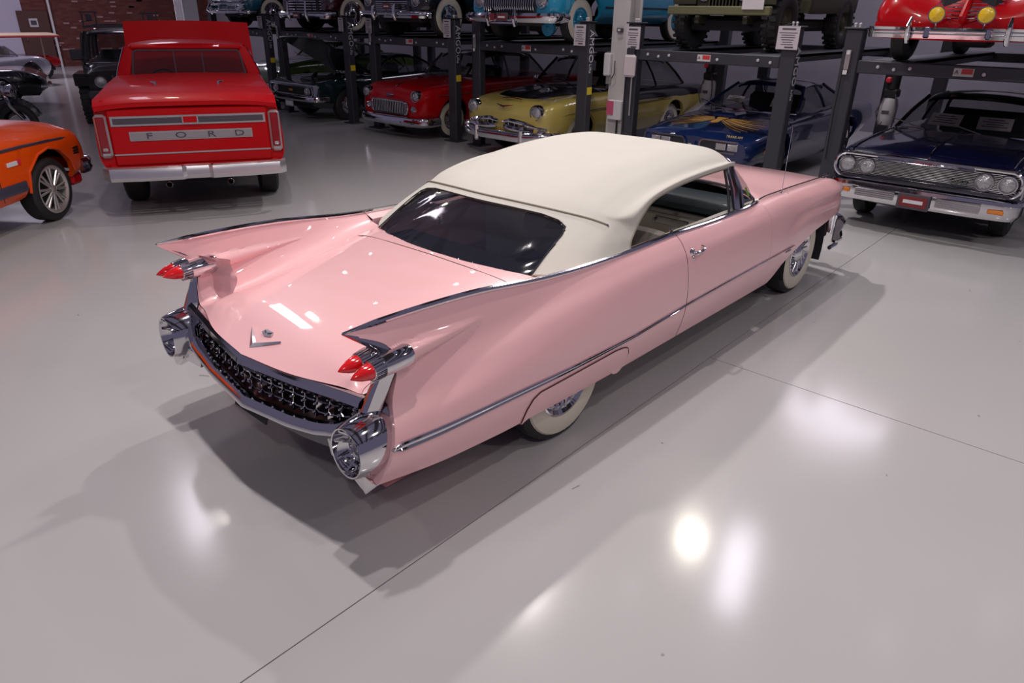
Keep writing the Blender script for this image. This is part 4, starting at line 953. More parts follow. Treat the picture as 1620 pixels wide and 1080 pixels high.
cabin(t,BLACKP,(-.80,-3.55,.80,.74,1.06,1.02),(-1.20,-3.0,.62,.60,1.50,1.46),(.33,.62),crown=.06)
for s in(-1,1):
    hlamp(t,.90,s*.70,.79,.105,.05)
    o=G().tube([(1.0,s*.06,.61),(1.02,s*.22,.645),(1.0,s*.46,.62),(.95,s*.68,.575),(.86,s*.88,.545)],[.02,.036,.036,.04,.02],8).mk('grille_wing',CHROME,t)
    G().tube([(1.0,s*.10,.54),(1.03,s*.27,.525),(1.01,s*.50,.51),(.96,s*.70,.51)],.045,8).mk('grille_bar',CHROME,t)
    rows=[[(1.0-.11*(a/.7)**2,s*a,z) for z in(.52,.62)] for a in(.10,.25,.42,.58)]; G().grid(rows).mk('grille_opening',DARKIN,t)
    for a in(.18,.30,.42,.54): G().box((1.005-.09*(a/.7)**2,s*a,.585),(.03,.012,.07),b=.004).mk('grille_tooth',CHROME,t)
    G().lathe((.94,s*.82,.50),(1,0,0),[(-.10,.03),(-.02,.06),(.03,.055),(.07,.02),(.072,.001)],14).mk('parking_lamp',CHROME,t)
    g=G().box((1.06,s*.50,.40),(.09,.09,.28),b=.03); g.lathe((1.04,s*.50,.52),(0,0,1),[(0,.045),(.05,.035),(.07,.001)],12); g.mk('bumper_guard',CHROME,t)
    g=G().slab([(.60,s*.955,.74),(.0,s*.965,.78),(-.9,s*.97,.80),(-2.8,s*.97,.84),(-2.8,s*.97,.825),(-.9,s*.97,.785),(0,s*.965,.765)],(0,s*.008,0)); g.mk('side_moulding',CHROME,t,smooth=False)
rows=[]
for k in(-1,1): G().tube([(.93,0,.835),(.94,k*.06,.85),(.90,k*.19,.865)],[.018,.014,.004],6).mk('nose_emblem',CHROME,t)
G().tube([(.72,k,z) for k,z in((-.22,.945),(-.10,.955),(0,.96),(.10,.955),(.22,.945))],.010,6).mk('hood_lettering_strip',CHROME,t)
bumper(t,[(.62,.93,.42),(.86,.92,.42),(.98,.76,.42),(1.04,.45,.40),(1.05,0,.40)],[(-.03,-.07),(.02,-.08),(.05,-.03),(.05,.03),(.02,.07),(-.03,.06)])
wheels4(t,2.95,.76,.36,.19,'whitewall',.20)
cards(t,[(-.92,.35,1.17,.33,.17,.1,-.7),(-.92,-.32,1.17,.33,.17,-.1,-.7)])
G().lathe((-.95,-.90,1.13),(1,0,0),[(-.05,.02),(-.02,.05),(.02,.055),(.025,.001)],12).tube([(-.95,-.90,1.09),(-.97,-.88,1.0)],.01,6).mk('side_mirror',CHROME,t)
# ================================================================ red 1950s sedan
REDP=mat('red_paint',(.42,.001,.004),.3,0,.5,spec=.2)
t=empty('red_sedan','red 1950s sedan with an egg-crate grille and whitewall tyres, behind the lettered post','car',(6.98,8.28,0),PI)
secs=[(-4.0,[(.72,.42),(.88,.6),(.89,.8),(.80,.98),(.5,.98),(0,.97)]),(-3.0,[(.82,.30),(.93,.5),(.94,.75),(.86,.99),(.5,1.03),(0,1.03)]),(-.8,[(.82,.28),(.93,.5),(.94,.77),(.88,.98),(.5,1.05),(0,1.07)]),(-.1,[(.82,.30),(.93,.5),(.94,.78),(.89,.96),(.5,1.01),(0,1.04)]),(.42,[(.82,.32),(.93,.5),(.94,.77),(.88,.945),(.5,.965),(0,.99)]),(.66,[(.80,.36),(.91,.5),(.92,.75),(.84,.895),(.5,.885),(0,.91)]),(.78,[(.76,.38),(.86,.48),(.86,.70),(.76,.83),(.5,.79),(0,.81)]),(.80,[(.72,.40),(.8,.48),(.80,.65),(.7,.72),(.5,.68),(0,.70)])]
shell(t,REDP,secs,[(0,.41,.355),(-2.92,.41,.355)])
cabin(t,mat('beige_roof',(.12,.10,.10),.4,coat=1),(-.78,-3.0,.78,.72,1.05,1.0),(-1.12,-2.55,.60,.58,1.45,1.43),(.42,),crown=.06)
for s in(-1,1):
    hlamp(t,.76,s*.72,.80,.092,.06); G().lathe((.80,s*.66,.565),(1,0,0),[(-.03,.07),(.01,.068),(.03,.04),(.035,.001)],16,sq=(.8,1.3)).mk('parking_lamp',CHROME,t)
    G().tube([(.45,s*.945,.80),(-.2,s*.955,.82),(-1.6,s*.955,.86)],.010,6).mk('side_moulding',CHROME,t)
P=rr(-.53,.53,.46,.69,.09,.84); P=[(x,y*(1+.0*(z-.57)),z) for x,y,z in P]
G().tube(P,.018,8,closed=True).mk('grille_frame',CHROME,t); G().box((.80,0,.57),(.03,1.02,.20),b=.01).mk('grille_back',DARKIN,t)
for k in range(21): G().box((.838,-.49+k*.049,.575),(.02,.012,.205),b=.003).mk('grille_bar',CHROME,t,False)
g=G().slab([(.80,-.09,.80),(.80,-.03,.815),(.80,.03,.80),(.80,.09,.815),(.80,.09,.79),(.80,.03,.775),(.80,-.03,.775),(.80,-.09,.775)],(.03,0,0)); g.mk('nose_emblem',mat('blue_enamel',(.03,.05,.30),.3,coat=1),t,False); G().tube([(.83,-.11,.795),(.84,0,.80),(.83,.11,.795)],.008,6).mk('emblem_rim',CHROME,t)
G().tube([(.45,0,.99),(.62,0,.95),(.66,0,.93)],[.005,.02,.006],8).mk('hood_ornament',CHROME,t)
bumper(t,[(.40,.93,.36),(.66,.94,.36),(.82,.84,.36),(.90,.5,.36),(.92,0,.36)],[(-.03,-.08),(.0,-.10),(.05,-.06),(.055,.0),(.03,.06),(-.02,.07)])
wheels4(t,2.92,.76,.355,.18,'whitewall',.20)
cards(t,[(-.92,.20,1.17,.32,.18,.1,-.75),(-.92,.55,1.17,.20,.18,.0,-.75)])
G().lathe((-.95,-.90,1.12),(1,0,0),[(-.05,.02),(-.02,.05),(.02,.055),(.025,.001)],12).tube([(-.95,-.90,1.08),(-.97,-.88,.98)],.01,6).mk('side_mirror',CHROME,t)
# ================================================================ dark green coupe with a raised hood
GREENP=paint('dark_green_paint',(.008,.022,.024),.2)
t=empty('green_coupe','dark green 1960s coupe with its hood raised, left of the red sedan','car',(6.98,11.60,0),PI)
secs=[(-3.7,[(.72,.40),(.85,.55),(.86,.72),(.78,.90),(.5,.92),(0,.92)]),(-2.8,[(.80,.26),(.91,.45),(.93,.66),(.85,.92),(.5,.95),(0,.95)]),(-.8,[(.80,.24),(.90,.45),(.91,.65),(.86,.86),(.5,.90),(0,.90)]),(.3,[(.80,.26),(.91,.45),(.92,.65),(.87,.84),(.80,.86),(0,.80)]),(.76,[(.78,.32),(.90,.45),(.90,.64),(.86,.79),(.80,.80),(0,.78)]),(.86,[(.76,.38),(.86,.48),(.86,.62),(.84,.70),(.78,.71),(0,.71)])]
shell(t,GREENP,secs,[(0,.40,.34),(-2.74,.40,.34)])
cabin(t,GREENP,(-.85,-2.9,.74,.68,.92,.94),(-1.42,-2.25,.54,.50,1.27,1.26),(.5,),crown=.04)
G().box((.875,0,.64),(.03,1.60,.17),b=.01).mk('grille_back',DARKIN,t); G().tube(rr(-.82,.82,.55,.735,.05,.895),.012,6,closed=True).mk('grille_frame',CHROME,t)
for s in(-1,1): hlamp(t,.885,s*.62,.645,.085,.02)
G().box((.80,0,.755),(.16,1.72,.035),b=.01).mk('header_panel',mat('pale_blue_paint',(.30,.32,.42),.3,coat=1),t)
for s in(-1,1): G().box((.82,s*.855,.65),(.14,.05,.22),b=.015).mk('header_cap',mat('pale_blue_paint',(.3,.32,.42)),t)
for z in(.60,.64,.68): G().box((.892,0,z),(.012,1.06,.007)).mk('grille_bar',CHROME,t,False)
G().box((.90,0,.64),(.01,.12,.04),b=.003).mk('grille_emblem',mat('orange_enamel',(.6,.2,.03),.4),t,False)
bumper(t,[(.55,.90,.49),(.78,.90,.49),(.90,.80,.49),(.96,.5,.49),(.98,0,.49)],[(-.02,-.045),(.02,-.05),(.035,0),(.02,.045),(-.02,.045)])
plate(t,.97,0,.37,.30,.13,mat('plate_pale',(.4,.38,.42),.5),WHITE)
wheels4(t,2.74,.75,.34,.20,'plain',.19)
G().tube([(.0,-.905,.76),(.30,-.925,.66),(.42,-.92,.45)],.008,6).mk('arch_moulding',CHROME,t)
hd=thick([[(-.78+1.55*math.cos(.50)*f,y,.92+1.55*math.sin(.50)*f+.03*(1-(y/.8)**2)) for y in np.linspace(-.78,.78,9)] for f in np.linspace(0,1,9)],.03); hd.mk('raised_hood',GREENP,t,auto=.8)
g=G()
for k in range(9): g.tube([(-.1+.08*k,-.5+.1*k,.84),(-.08+.08*k,-.45+.1*k,.92)],.03,6)
g.mk('engine_pipes',CHROME,t)['kind']='stuff'
G().box((.1,0,.80),(.7,.7,.14),b=.04).mk('engine',IRON,t)
# ================================================================ cars on the lift runways (z0 = runway)
def upper(name,label,x,y): return empty(name,label,'car',(x,y,DZ),PI)
def simple_under(t,wb): G().cyl((0,0,.30),(0,1,0),.035,1.3).cyl((-wb,0,.30),(0,1,0),.05,1.3).box((-.05,0,.24),(.3,.35,.14),b=.03).tube([(.3,.45,.30),(-.9,.45,.28),(-wb,.45,.3)],.04,6).tube([(.3,-.45,.30),(-.9,-.45,.28),(-wb,-.45,.3)],.04,6).mk('axles',IRON,t)
# red 1940s car
t=upper('red_vintage_car','red 1940s car with two yellow fog lamps, raised on the rightmost lift',7.02,-1.05)
secs=[(-3.9,[(.5,.35),(.75,.5),(.8,.8),(.6,1.0),(.3,1.1),(0,1.1)]),(-1.4,[(.70,.30),(.85,.45),(.86,.8),(.75,1.0),(.4,1.1),(0,1.12)]),(-.9,[(.70,.30),(.86,.42),(.88,.7),(.70,.92),(.4,1.08),(0,1.1)]),(-.2,[(.70,.34),(.92,.42),(.93,.66),(.74,.86),(.3,1.0),(0,1.05)]),(.35,[(.72,.34),(.92,.40),(.93,.62),(.74,.82),(.30,.80),(0,.95)]),(.62,[(.66,.34),(.86,.38),(.87,.55),(.70,.70),(.30,.60),(0,.72)]),(.72,[(.5,.34),(.76,.36),(.76,.48),(.6,.56),(.3,.46),(0,.52)])]
shell(t,REDP,secs,[(0,.40,.34),(-2.84,.42,.36)])
for s in(-1,1):
    hlamp(t,.52,s*.72,.83,.10,.05)
    f=G().lathe((.88,s*.225,.495),(1,0,-.05),[(-.08,.02),(-.05,.065),(0,.082),(.014,.084),(.014,.075)],22).tube([(.86,s*.225,.43),(.84,s*.22,.36)],.008,6).mk('fog_lamp',CHROME,t); G().lathe((.88,s*.225,.495),(1,0,-.05),[(.008,.076),(.022,.055),(.03,.001)],20).mk('lens',mat('yellow_lens',(.85,.55,.01),.25,coat=1,bump=.5,bscale=70),f)
    g=G().tube([(.87,s*.46,.22),(.91,s*.46,.28),(.92,s*.46,.38),(.88,s*.455,.47)],[.022,.028,.028,.012],10); g.mk('bumper_guard',CHROME,t)
    G().box((.86,s*.285,.32),(.05,.07,.11),b=.015).mk('bumper_clamp',CHROME,t)
for k in range(7): G().tube([(.66-.012*k,-.30,.46+k*.035),(.80-.03*k,0,.46+k*.035),(.66-.012*k,.30,.46+k*.035)],.007,6).mk('grille_bar',CHROME,t)
G().box((.60,0,.62),(.10,.56,.30),b=.05).mk('grille_back',DARKIN,t)
G().tube([(.76,0,.40),(.80,0,.47),(.70,0,.62),(.66,0,.78)],[.03,.04,.03,.02],8).mk('grille_divider',REDP,t)
rows=[[(.72+.05*math.cos(a*1.6),a,z+.02*abs(a)) for z in(.24,.30,.36,.40)] for a in np.linspace(-.86,.86,17)]; G().grid(rows).mk('gravel_pan',REDP,t)
bumper(t,[(.50,.92,.32),(.68,.91,.32),(.80,.78,.32),(.85,.4,.32),(.86,0,.32)],[(-.02,-.055),(.012,-.058),(.022,-.02),(.012,-.016),(.022,0),(.022,.016),(.012,.02),(.022,.05),(-.02,.055)])
wheels4(t,2.84,.71,.34,.17,'plain',.20); simple_under(t,2.84)
# olive military jeep
OLIVE=mat('olive_paint',(.060,.058,.036),.55); 
t=upper('military_jeep','olive military jeep with knobby tyres, raised on a lift','car' and 7.47,2.07)
secs=[(-2.6,[(.70,.55),(.76,.56),(.77,.9),(.76,.99),(.4,1.0),(0,1.0)]),(-.75,[(.70,.50),(.76,.52),(.77,.9),(.76,.99),(.4,1.0),(0,1.0)]),(-.70,[(.40,.50),(.42,.6),(.42,.85),(.40,.98),(.2,1.0),(0,1.0)]),(.40,[(.38,.48),(.40,.6),(.40,.85),(.37,.94),(.2,.96),(0,.96)])]
shell(t,OLIVE,secs)
for s in(-1,1):
    g=G().box((.05,s*.58,.80),(.95,.38,.03),b=.01).box((.45,s*.58,.70),(.03,.36,.22),b=.005,ry=.2).box((-.43,s*.58,.66),(.03,.36,.28),b=.005,ry=-.5); g.mk('front_fender',OLIVE,t)
    hlamp(t,.42,s*.29,.72,.08,.02)
    G().box((.0,s*.36,.40),(.9,.07,.10),b=.01).mk('frame_rail',OLIVE,t); G().tube([(.43,s*.36,.44),(.40,s*.36,.36),(0,s*.36,.30),(-.4,s*.36,.38)],.02,6).mk('leaf_spring',IRON,t)
    G().tube([(.52,s*.50,.52),(.57,s*.50,.50),(.57,s*.46,.46),(.52,s*.46,.44)],.014,6).mk('tow_hook',OLIVE,t)
for k in range(9): G().box((.425,-.20+k*.05,.68),(.03,.018,.36),b=.004).mk('grille_slat',OLIVE,t,False)
G().box((.39,0,.68),(.02,.46,.40)).mk('radiator',DARKIN,t,False)
G().box((.55,0,.515),(.07,1.52,.11),b=.012).mk('front_bumper',mat('olive_light',(.13,.125,.065),.55),t); G().box((.60,.52,.60),(.01,.30,.14),b=.003).mk('plate',PAPER,t,False)
WC_R=.385
for x in(0,-2.2):
    for s in(-1,1): wheel(t,x,s*.67,WC_R,.20,'lug',.21,OLIVE)
G().cyl((0,0,.38),(0,1,0),.045,1.2).cyl((-2.2,0,.38),(0,1,0),.045,1.2).lathe((0,.18,.38),(1,0,0),[(-.16,.001),(-.14,.10),(0,.14),(.14,.10),(.16,.001)],14).tube([(.1,.35,.36),(.12,-.5,.40)],.018,6).box((-1.0,0,.45),(1.8,.5,.14),b=.04).mk('axles',mat('olive_dark',(.03,.03,.02),.6),t)
G().box((-2.72,-.3,.8),(.10,.3,.5),b=.04).mk('fuel_can',OLIVE,t)
# turquoise 1950s car
TURQ=paint('turquoise_paint',(.015,.25,.42),.25)
t=upper('turquoise_car','turquoise 1950s car with a toothed chrome grille and whitewalls, raised behind the white column',7.02,5.30)
def fifties(lo=.30,nose=.74): return [(-4.1,[(.66,lo+.1),(.85,.5),(.86,.75),(.78,.98),(.5,1.0),(0,1.0)]),(-3.0,[(.78,lo),(.93,.45),(.94,.75),(.86,.98),(.5,1.03),(0,1.03)]),(-.9,[(.78,lo),(.93,.45),(.94,.75),(.86,.98),(.5,1.08),(0,1.1)]),(.2,[(.78,lo+.02),(.93,.45),(.94,.72),(.86,.94),(.5,1.0),(0,1.04)]),(nose-.12,[(.74,lo+.06),(.90,.45),(.91,.68),(.82,.86),(.5,.86),(0,.9)]),(nose,[(.66,lo+.1),(.80,.45),(.80,.60),(.7,.68),(.5,.66),(0,.68)])]
shell(t,TURQ,fifties(),[(0,.42,.35),(-2.95,.42,.35)])
cabin(t,TURQ,(-.8,-3.2,.78,.74,1.06,1.03),(-1.2,-2.6,.60,.58,1.5,1.48),(.5,))
for s in(-1,1): hlamp(t,.72,s*.66,.62,.10,.05); G().tube([(-.5,s*.955,.55),(-2.6,s*.955,.55)],.012,6).mk('side_moulding',DARKIN,t)
G().box((.74,0,.55),(.04,1.10,.24),b=.02).mk('grille_back',DARKIN,t)
for k in range(23): G().tube([(.77,-.52+k*.047,.45),(.80,-.52+k*.047,.55),(.78,-.52+k*.047,.67)],.011,6).mk('grille_tooth',CHROME,t)
G().box((.79,0,.505),(.02,.62,.012)).mk('grille_bar',CHROME,t,False)
bumper(t,[(.45,.93,.385),(.68,.93,.385),(.82,.82,.385),(.90,.45,.385),(.91,0,.385)],[(-.03,-.06),(.01,-.075),(.05,-.03),(.055,.02),(.02,.06),(-.03,.06)])
for s in(-1,1): G().tube([(.93,s*.28,.26),(.97,s*.28,.36),(.95,s*.28,.48)],[.03,.035,.02],8).mk('bumper_guard',CHROME,t)
G().box((.93,0,.30),(.02,.62,.02)).mk('guard_bar',CHROME,t,False); plate(t,.985,.05,.385,.24,.12); G().box((.975,-.17,.385),(.01,.09,.10),b=.003).mk('club_badge',mat('plate_red',(.5,.04,.05)),t,False)
wheels4(t,2.95,.75,.355,.17,'whitewall',.185,TURQ); simple_under(t,2.95)
G().lathe((.55,.62,.24),(1,0,0),[(-.1,.001),(-.08,.10),(.0,.12),(.02,.001)],14).mk('splash_pan',TURQ,t)
# black 1940s car
t=upper('black_vintage_car','black 1940s car with a long straight chrome bumper and whitewalls, raised above the red sedan',6.98,8.28)
shell(t,BLACKP,fifties(.34,.66),[(0,.42,.35),(-2.9,.42,.35)])
cabin(t,BLACKP,(-.8,-3.2,.78,.74,1.06,1.03),(-1.2,-2.6,.60,.58,1.5,1.48),(.5,))
for k in range(7): G().tube([(.66,-.45,.46+k*.035),(.72,0,.46+k*.035),(.66,.45,.46+k*.035)],.009,6).mk('grille_bar',CHROME,t)
for s in(-1,1): hlamp(t,.64,s*.68,.62,.09,.04); G().tube([(.83,s*.30,.30),(.88,s*.30,.38),(.86,s*.30,.52),(.82,s*.28,.56)],[.025,.03,.03,.01],8).mk('bumper_guard',CHROME,t)
bumper(t,[(.52,.90,.385),(.66,.89,.385),(.76,.78,.385),(.80,.4,.385),(.81,0,.385)],[(-.02,-.05),(.02,-.052),(.028,-.02),(.016,-.012),(.03,0),(.03,.03),(.012,.055),(-.02,.05)])
plate(t,.84,.08,.52,.22,.10); G().lathe((.83,.02,.39),(1,0,0),[(0,.04),(.02,.035),(.03,.001)],12).mk('bumper_bolt',CHROME,t)
wheels4(t,2.9,.75,.365,.17,'whitewall',.20); simple_under(t,2.9)
# maroon 1940s car
MAROON=paint('maroon_paint',(.045,.004,.010),.2)
t=upper('maroon_car','maroon 1940s car with a wide bar grille, raised above the dark green coupe',7.27,11.6)
shell(t,MAROON,fifties(.34,.66),[(0,.42,.35),(-2.9,.42,.35)])
cabin(t,MAROON,(-.8,-3.2,.78,.74,1.06,1.03),(-1.2,-2.6,.60,.58,1.5,1.48),(.5,))
for k in range(6): G().tube([(.62,-.74,.40+k*.052),(.74,-.35,.40+k*.052),(.76,0,.40+k*.052),(.74,.35,.40+k*.052),(.62,.74,.40+k*.052)],.014,6).mk('grille_bar',CHROME,t)
for s in(-1,1): G().tube([(.80,s*.34,.22),(.86,s*.34,.34),(.84,s*.34,.60)],[.02,.028,.014],8).mk('bumper_guard',CHROME,t); hlamp(t,.62,s*.70,.66,.09,.04)
G().box((.68,0,.52),(.04,1.2,.30),b=.02).mk('grille_back',DARKIN,t)
bumper(t,[(.50,.90,.34),(.66,.89,.34),(.76,.78,.34),(.80,.4,.34),(.81,0,.34)],[(-.02,-.065),(.02,-.07),(.04,-.02),(.04,.02),(.02,.065),(-.02,.06)])
plate(t,.88,.02,.33,.24,.12); wheels4(t,2.9,.76,.375,.17,'whitewall',.24); simple_under(t,2.9)
# teal car
TEALP=paint('teal_paint',(.004,.10,.16),.25)
t=upper('teal_car','teal 1950s car with a boxy chrome bumper, raised on the leftmost lift',7.30,14.85)
shell(t,TEALP,fifties(.32,.70),[(0,.42,.35),(-2.9,.42,.35)])
cabin(t,TEALP,(-.8,-3.2,.78,.74,1.06,1.03),(-1.2,-2.6,.60,.58,1.5,1.48),(.5,))
for z in(.42,.54,.62): G().tube([(.66,-.86,z),(.78,-.5,z),(.80,0,z),(.78,.5,z),(.66,.86,z)],.016,6).mk('grille_bar',CHROME,t)
for s in(-1,1):
    G().tube(rr(.18,.62,.36,.50,.03,.86),.014,6,closed=True).v
    g=G().tube([(x,s*y,z) for x,y,z in rr(.20,.60,.38,.52,.03,.83)],.014,6,closed=True); g.mk('bumper_frame',CHROME,t); g=G().tube([(.74,s*.70,.35),(.84,s*.72,.42),(.74,s*.80,.50)],.06,8); g.mk('bumper_end',CHROME,t); hlamp(t,.70,s*.66,.66,.09,.04)
bumper(t,[(.50,.92,.36),(.68,.91,.36),(.80,.78,.36),(.84,.4,.36),(.85,0,.36)],[(-.02,-.03),(.02,-.03),(.03,0),(.02,.03),(-.02,.03)])
wheels4(t,2.9,.75,.36,.17,'whitewall',.23); simple_under(t,2.9)
# lime green car deep behind the leftmost lift
t=empty('green_car','lime green car standing low behind the leftmost lift posts','car',(8.3,15.3,0),PI)
LIME=paint('lime_paint',(.07,.14,.015),.3)
shell(t,LIME,fifties(.28,.74),[(0,.40,.35),(-2.9,.40,.35)])
cabin(t,LIME,(-.8,-3.0,.74,.7,1.05,1.0),(-1.2,-2.4,.6,.58,1.38,1.38),(.5,)); wheels4(t,2.9,.75,.34,.19,'plain',.19)
for s in(-1,1): hlamp(t,.72,s*.66,.66,.09,.04)
bumper(t,[(.50,.92,.42),(.68,.91,.42),(.80,.78,.42),(.84,.4,.42),(.85,0,.42)],[(-.02,-.05),(.02,-.05),(.03,0),(.02,.05),(-.02,.05)])
# ================================================================ red pickup seen from behind
ANG=math.radians(63.3); t=empty('pickup_truck','red pickup truck seen from behind, with its hood up and FORD on the tailgate','truck',(1.375,6.20,0),ANG)
# rear axle at origin, forward = +x
BR=mat('bright_red_paint',(.50,.0008,.004),.4,0,.22,spec=.2)
TG=-1.10
secs=[(TG,[(.84,.55),(.94,.66),(.955,.86),(.93,1.14),(.90,1.25),(.86,1.26)]),(-.6,[(.86,.50),(.97,.64),(.985,.86),(.95,1.17),(.92,1.26),(.86,1.27)]),(1.30,[(.86,.46),(.98,.62),(.985,.86),(.95,1.17),(.92,1.26),(.86,1.27)])]
def bedside(t,sgn):
    xs=[s_[0] for s_ in secs]; A=np.array([s_[1] for s_ in secs],float); rows=[]
    X=sorted(set(np.linspace(xs[0],xs[-1],30).tolist()+[ -.42*math.cos(PI*k/14)*.999 for k in range(15)]))
    for x in X:
        K=hermm(xs,A,x); P=np.array([cr(K,5*i/40) for i in range(41)]); b=P[0][1]
        if abs(x)<.43: b=max(b,.36+math.sqrt(.43**2-x*x))
        j=0
        while P[j][1]<b: j+=1
        if j>0: P=np.vstack([[np.interp(b,P[:,1],P[:,0]),b],P[j:]])
        L=np.r_[0,np.cumsum(np.linalg.norm(np.diff(P,axis=0),axis=1))]; rows.append([(x,sgn*float(np.interp(q,L,P[:,0])),float(np.interp(q,L,P[:,1]))) for q in np.linspace(0,L[-1],20)])
    thick(rows,-.02*sgn).mk('bed_side',BR,t,auto=.9)
for s in(-1,1): bedside(t,s)
G().box((.1,0,.52),(2.3,1.7,.08),b=.02).box((.1,0,.46),(2.1,.9,.10),b=.03).mk('bed_floor',DARKIN,t)
# tailgate, tonneau
G().box((TG-.005,0,.925),(.05,1.66,.62),b=.02).mk('tailgate',BR,t)
G().box((TG+.02,0,.58),(.08,1.80,.10),b=.02).mk('rear_sill',BR,t)
for s in(-1,1): G().slab([(TG+.0,s*.80,.55),(TG+.0,s*.94,.62),(TG+.0,s*.955,.86),(TG+.0,s*.93,1.14),(TG+.0,s*.90,1.25),(TG,s*.80,1.25)],(.03,0,0)).mk('bed_corner',BR,t,False)
rows=[[(x,y,1.265+.045*(1-(y/.95)**4)+.02*math.sin((x+1.1)/2.4*PI)-(.06 if x<-1.12 else 0)) for y in np.linspace(-.93,.93,21)] for x in(-1.15,-1.13,-1.05,-.6,0,.6,1.1,1.27)]
thick(rows,.05).mk('tonneau_cover',BR,t,auto=.8)
rows=[[(x,y,1.345+h-.03*(y/.9)**2) for y in np.linspace(-.90,.90,15)] for x,h in((-.95,-.03),(-.80,.0),(.2,.035),(1.1,.045),(1.2,.0))]; thick(rows,.04).mk('tonneau_panel',BR,t,auto=.8)
SILV=mat('brushed_silver',(.55,.53,.55),.3,.7)
def tgp(z0,z1,y0,y1,x,m,nm,parent=t,b=.003): return G().box((x,(y0+y1)/2,(z0+z1)/2),(.012,y1-y0,z1-z0),b=b).mk(nm,m,parent,False)
tgp(1.045,1.15,-.80,.80,TG-.036,SILV,'upper_trim'); tgp(1.067,1.128,-.775,.775,TG-.044,INK,'trim_inset'); o=tgp(1.055,1.15,-.085,.085,TG-.055,SILV,'trim_latch'); tgp(1.07,1.135,-.07,.07,TG-.063,BR,'latch_badge')
tgp(.885,.985,-.64,.64,TG-.036,SILV,'letter_panel'); tgp(.897,.973,-.625,.625,TG-.040,mat('panel_grey',(.36,.34,.36),.4,.4),'letter_inset')
for ch,yy in(('F',.44),('O',.12),('R',-.20),('D',-.50)):
    text(None,'letter',ch,.092,frame((TG-.049,yy,.935),(0,-1.6,0),(0,0,1))@Matrix.Scale(1.7,4,(1,0,0)),INK,t)
tgp(.735,.752,-.82,.82,TG-.034,SILV,'lower_trim')
for s in(-1,1):
    o=G().box((TG-.02,s*.895,.945),(.06,.125,.46),b=.03).mk('tail_lamp',SILV,t); G().box((TG-.052,s*.895,.96),(.02,.085,.38),b=.03).mk('red_lens',mat('dark_red_lens',(.26,.004,.012),.2,coat=.6),o); G().box((TG-.064,s*.895,.81),(.008,.05,.035),b=.006).mk('reverse_lens',CLEAR_LENS,o)
    G().lathe((TG+.10,s*.33,.40),(-1,0,-.1),[(-.6,.035),(.12,.037),(.13,.03),(.05,.028)],14).mk('exhaust_pipe',CHROME,t)
    G().tube([(-.30,s*.35,1.38),(-.30,s*.35,1.42),(-.26,s*.40,1.43)],[.02,.018,.008],8).mk('cover_latch',CHROME,t)
    G().box((TG+.05,s*.84,1.29),(.10,.06,.05),b=.01).mk('stake_pocket',BR,t)
G().lathe((-1.0,0,1.315),(-.3,0,1),[(0,.025),(.02,.02),(.03,.001)],10).mk('cover_lock',CHROME,t)
g=G(); P=[(-1.12,.97),(-1.20,.90),(-1.24,.60),(-1.25,.16),(-1.21,.12),(-1.21,0)]; path=[(x,y,.545) for x,y in P]+[(x,-y,.545) for x,y in P[::-1][1:]]
rows=[[(x+o_,y,z+h) for o_,h in((.03,-.075),(-.01,-.08),(-.035,-.04),(-.03,.02),(-.015,.06),(.03,.075))] for x,y,z in path]; G().grid(rows,closed_v=True).mk('rear_bumper',mat('soft_chrome',(.78,.76,.78),.28,.9),t,auto=.6)
for s in(-1,1):
    G().box((-1.235,s*.155,.55),(.04,.035,.14),rz=s*.3,b=.01).mk('bumper_bracket',CHROME,t)
    wheel(t,0,s*.79,.37,.25,'plain',.2); wheel(t,3.0,s*.82,.37,.23,'plain',.2)
# cab
secs2=[(1.33,[(.86,.45),(.97,.60),(.985,.85),(.95,1.18),(.86,1.30),(.5,1.30),(0,1.30)]),(2.3,[(.86,.40),(.97,.60),(.985,.85),(.95,1.16),(.88,1.28),(.5,1.29),(0,1.29)]),(2.5,[(.86,.40),(.97,.60),(.985,.85),(.95,1.06),(.86,1.10),(.5,1.0),(0,.98)]),(3.9,[(.84,.45),(.96,.60),(.97,.82),(.93,1.02),(.85,1.05),(.5,.95),(0,.93)])]
shell(t,BR,secs2,[(3.0,.44,.37)])
rows=[]
for f in np.linspace(0,1,12):
    x=1.37+1.02*f; z=1.765-.03*(1-math.sin(PI*f)); rows.append([(x-.05*(1-abs(k/8)**3)*(1 if f<.3 else 0),.74*k/8,z+.055*(1-abs(k/8)**3.0)) for k in range(-8,9)])
thick(rows,-.05).mk('cab_roof',BR,t,auto=.8)
# back wall of the cab around the rear window
def cabback(y,z): return 1.36+ (z-1.2)*.02
PW=[[(1.33,.90*s,1.17),(1.345,.80*s,1.45),(1.36,.735*s,1.74)] for s in(1,-1)]
for s in(1,-1):
    rows=[[(1.32,s*.955,1.16),(1.33,s*.90,1.45),(1.36,s*.775,1.74)],[(1.30,s*.93,1.16),(1.31,s*.86,1.45),(1.34,s*.735,1.76)],[(1.30,s*.80,1.16),(1.31,s*.745,1.45),(1.345,s*.665,1.72)],[(1.33,s*.78,1.16),(1.34,s*.735,1.45),(1.37,s*.655,1.715)]]; G().grid(rows).mk('rear_pillar',BR,t)
    G().tube([(1.33,s*.975,1.16),(1.345,s*.905,1.45),(1.375,s*.79,1.73),(2.3,s*.77,1.75)],.010,6).mk('drip_rail',CHROME,t)
    G().tube([(1.95,s*.945,1.17),(2.0,s*.79,1.74)],.03,6).mk('door_pillar',BR,t); G().tube([(2.62,s*.90,1.13),(2.38,s*.76,1.74)],.035,6).mk('windshield_pillar',BR,t)
    G().grid([[(1.36,s*.92,1.17),(1.40,s*.77,1.73)],[(2.55,s*.92,1.15),(2.36,s*.77,1.73)]]).mk('side_window',GLASS,t)
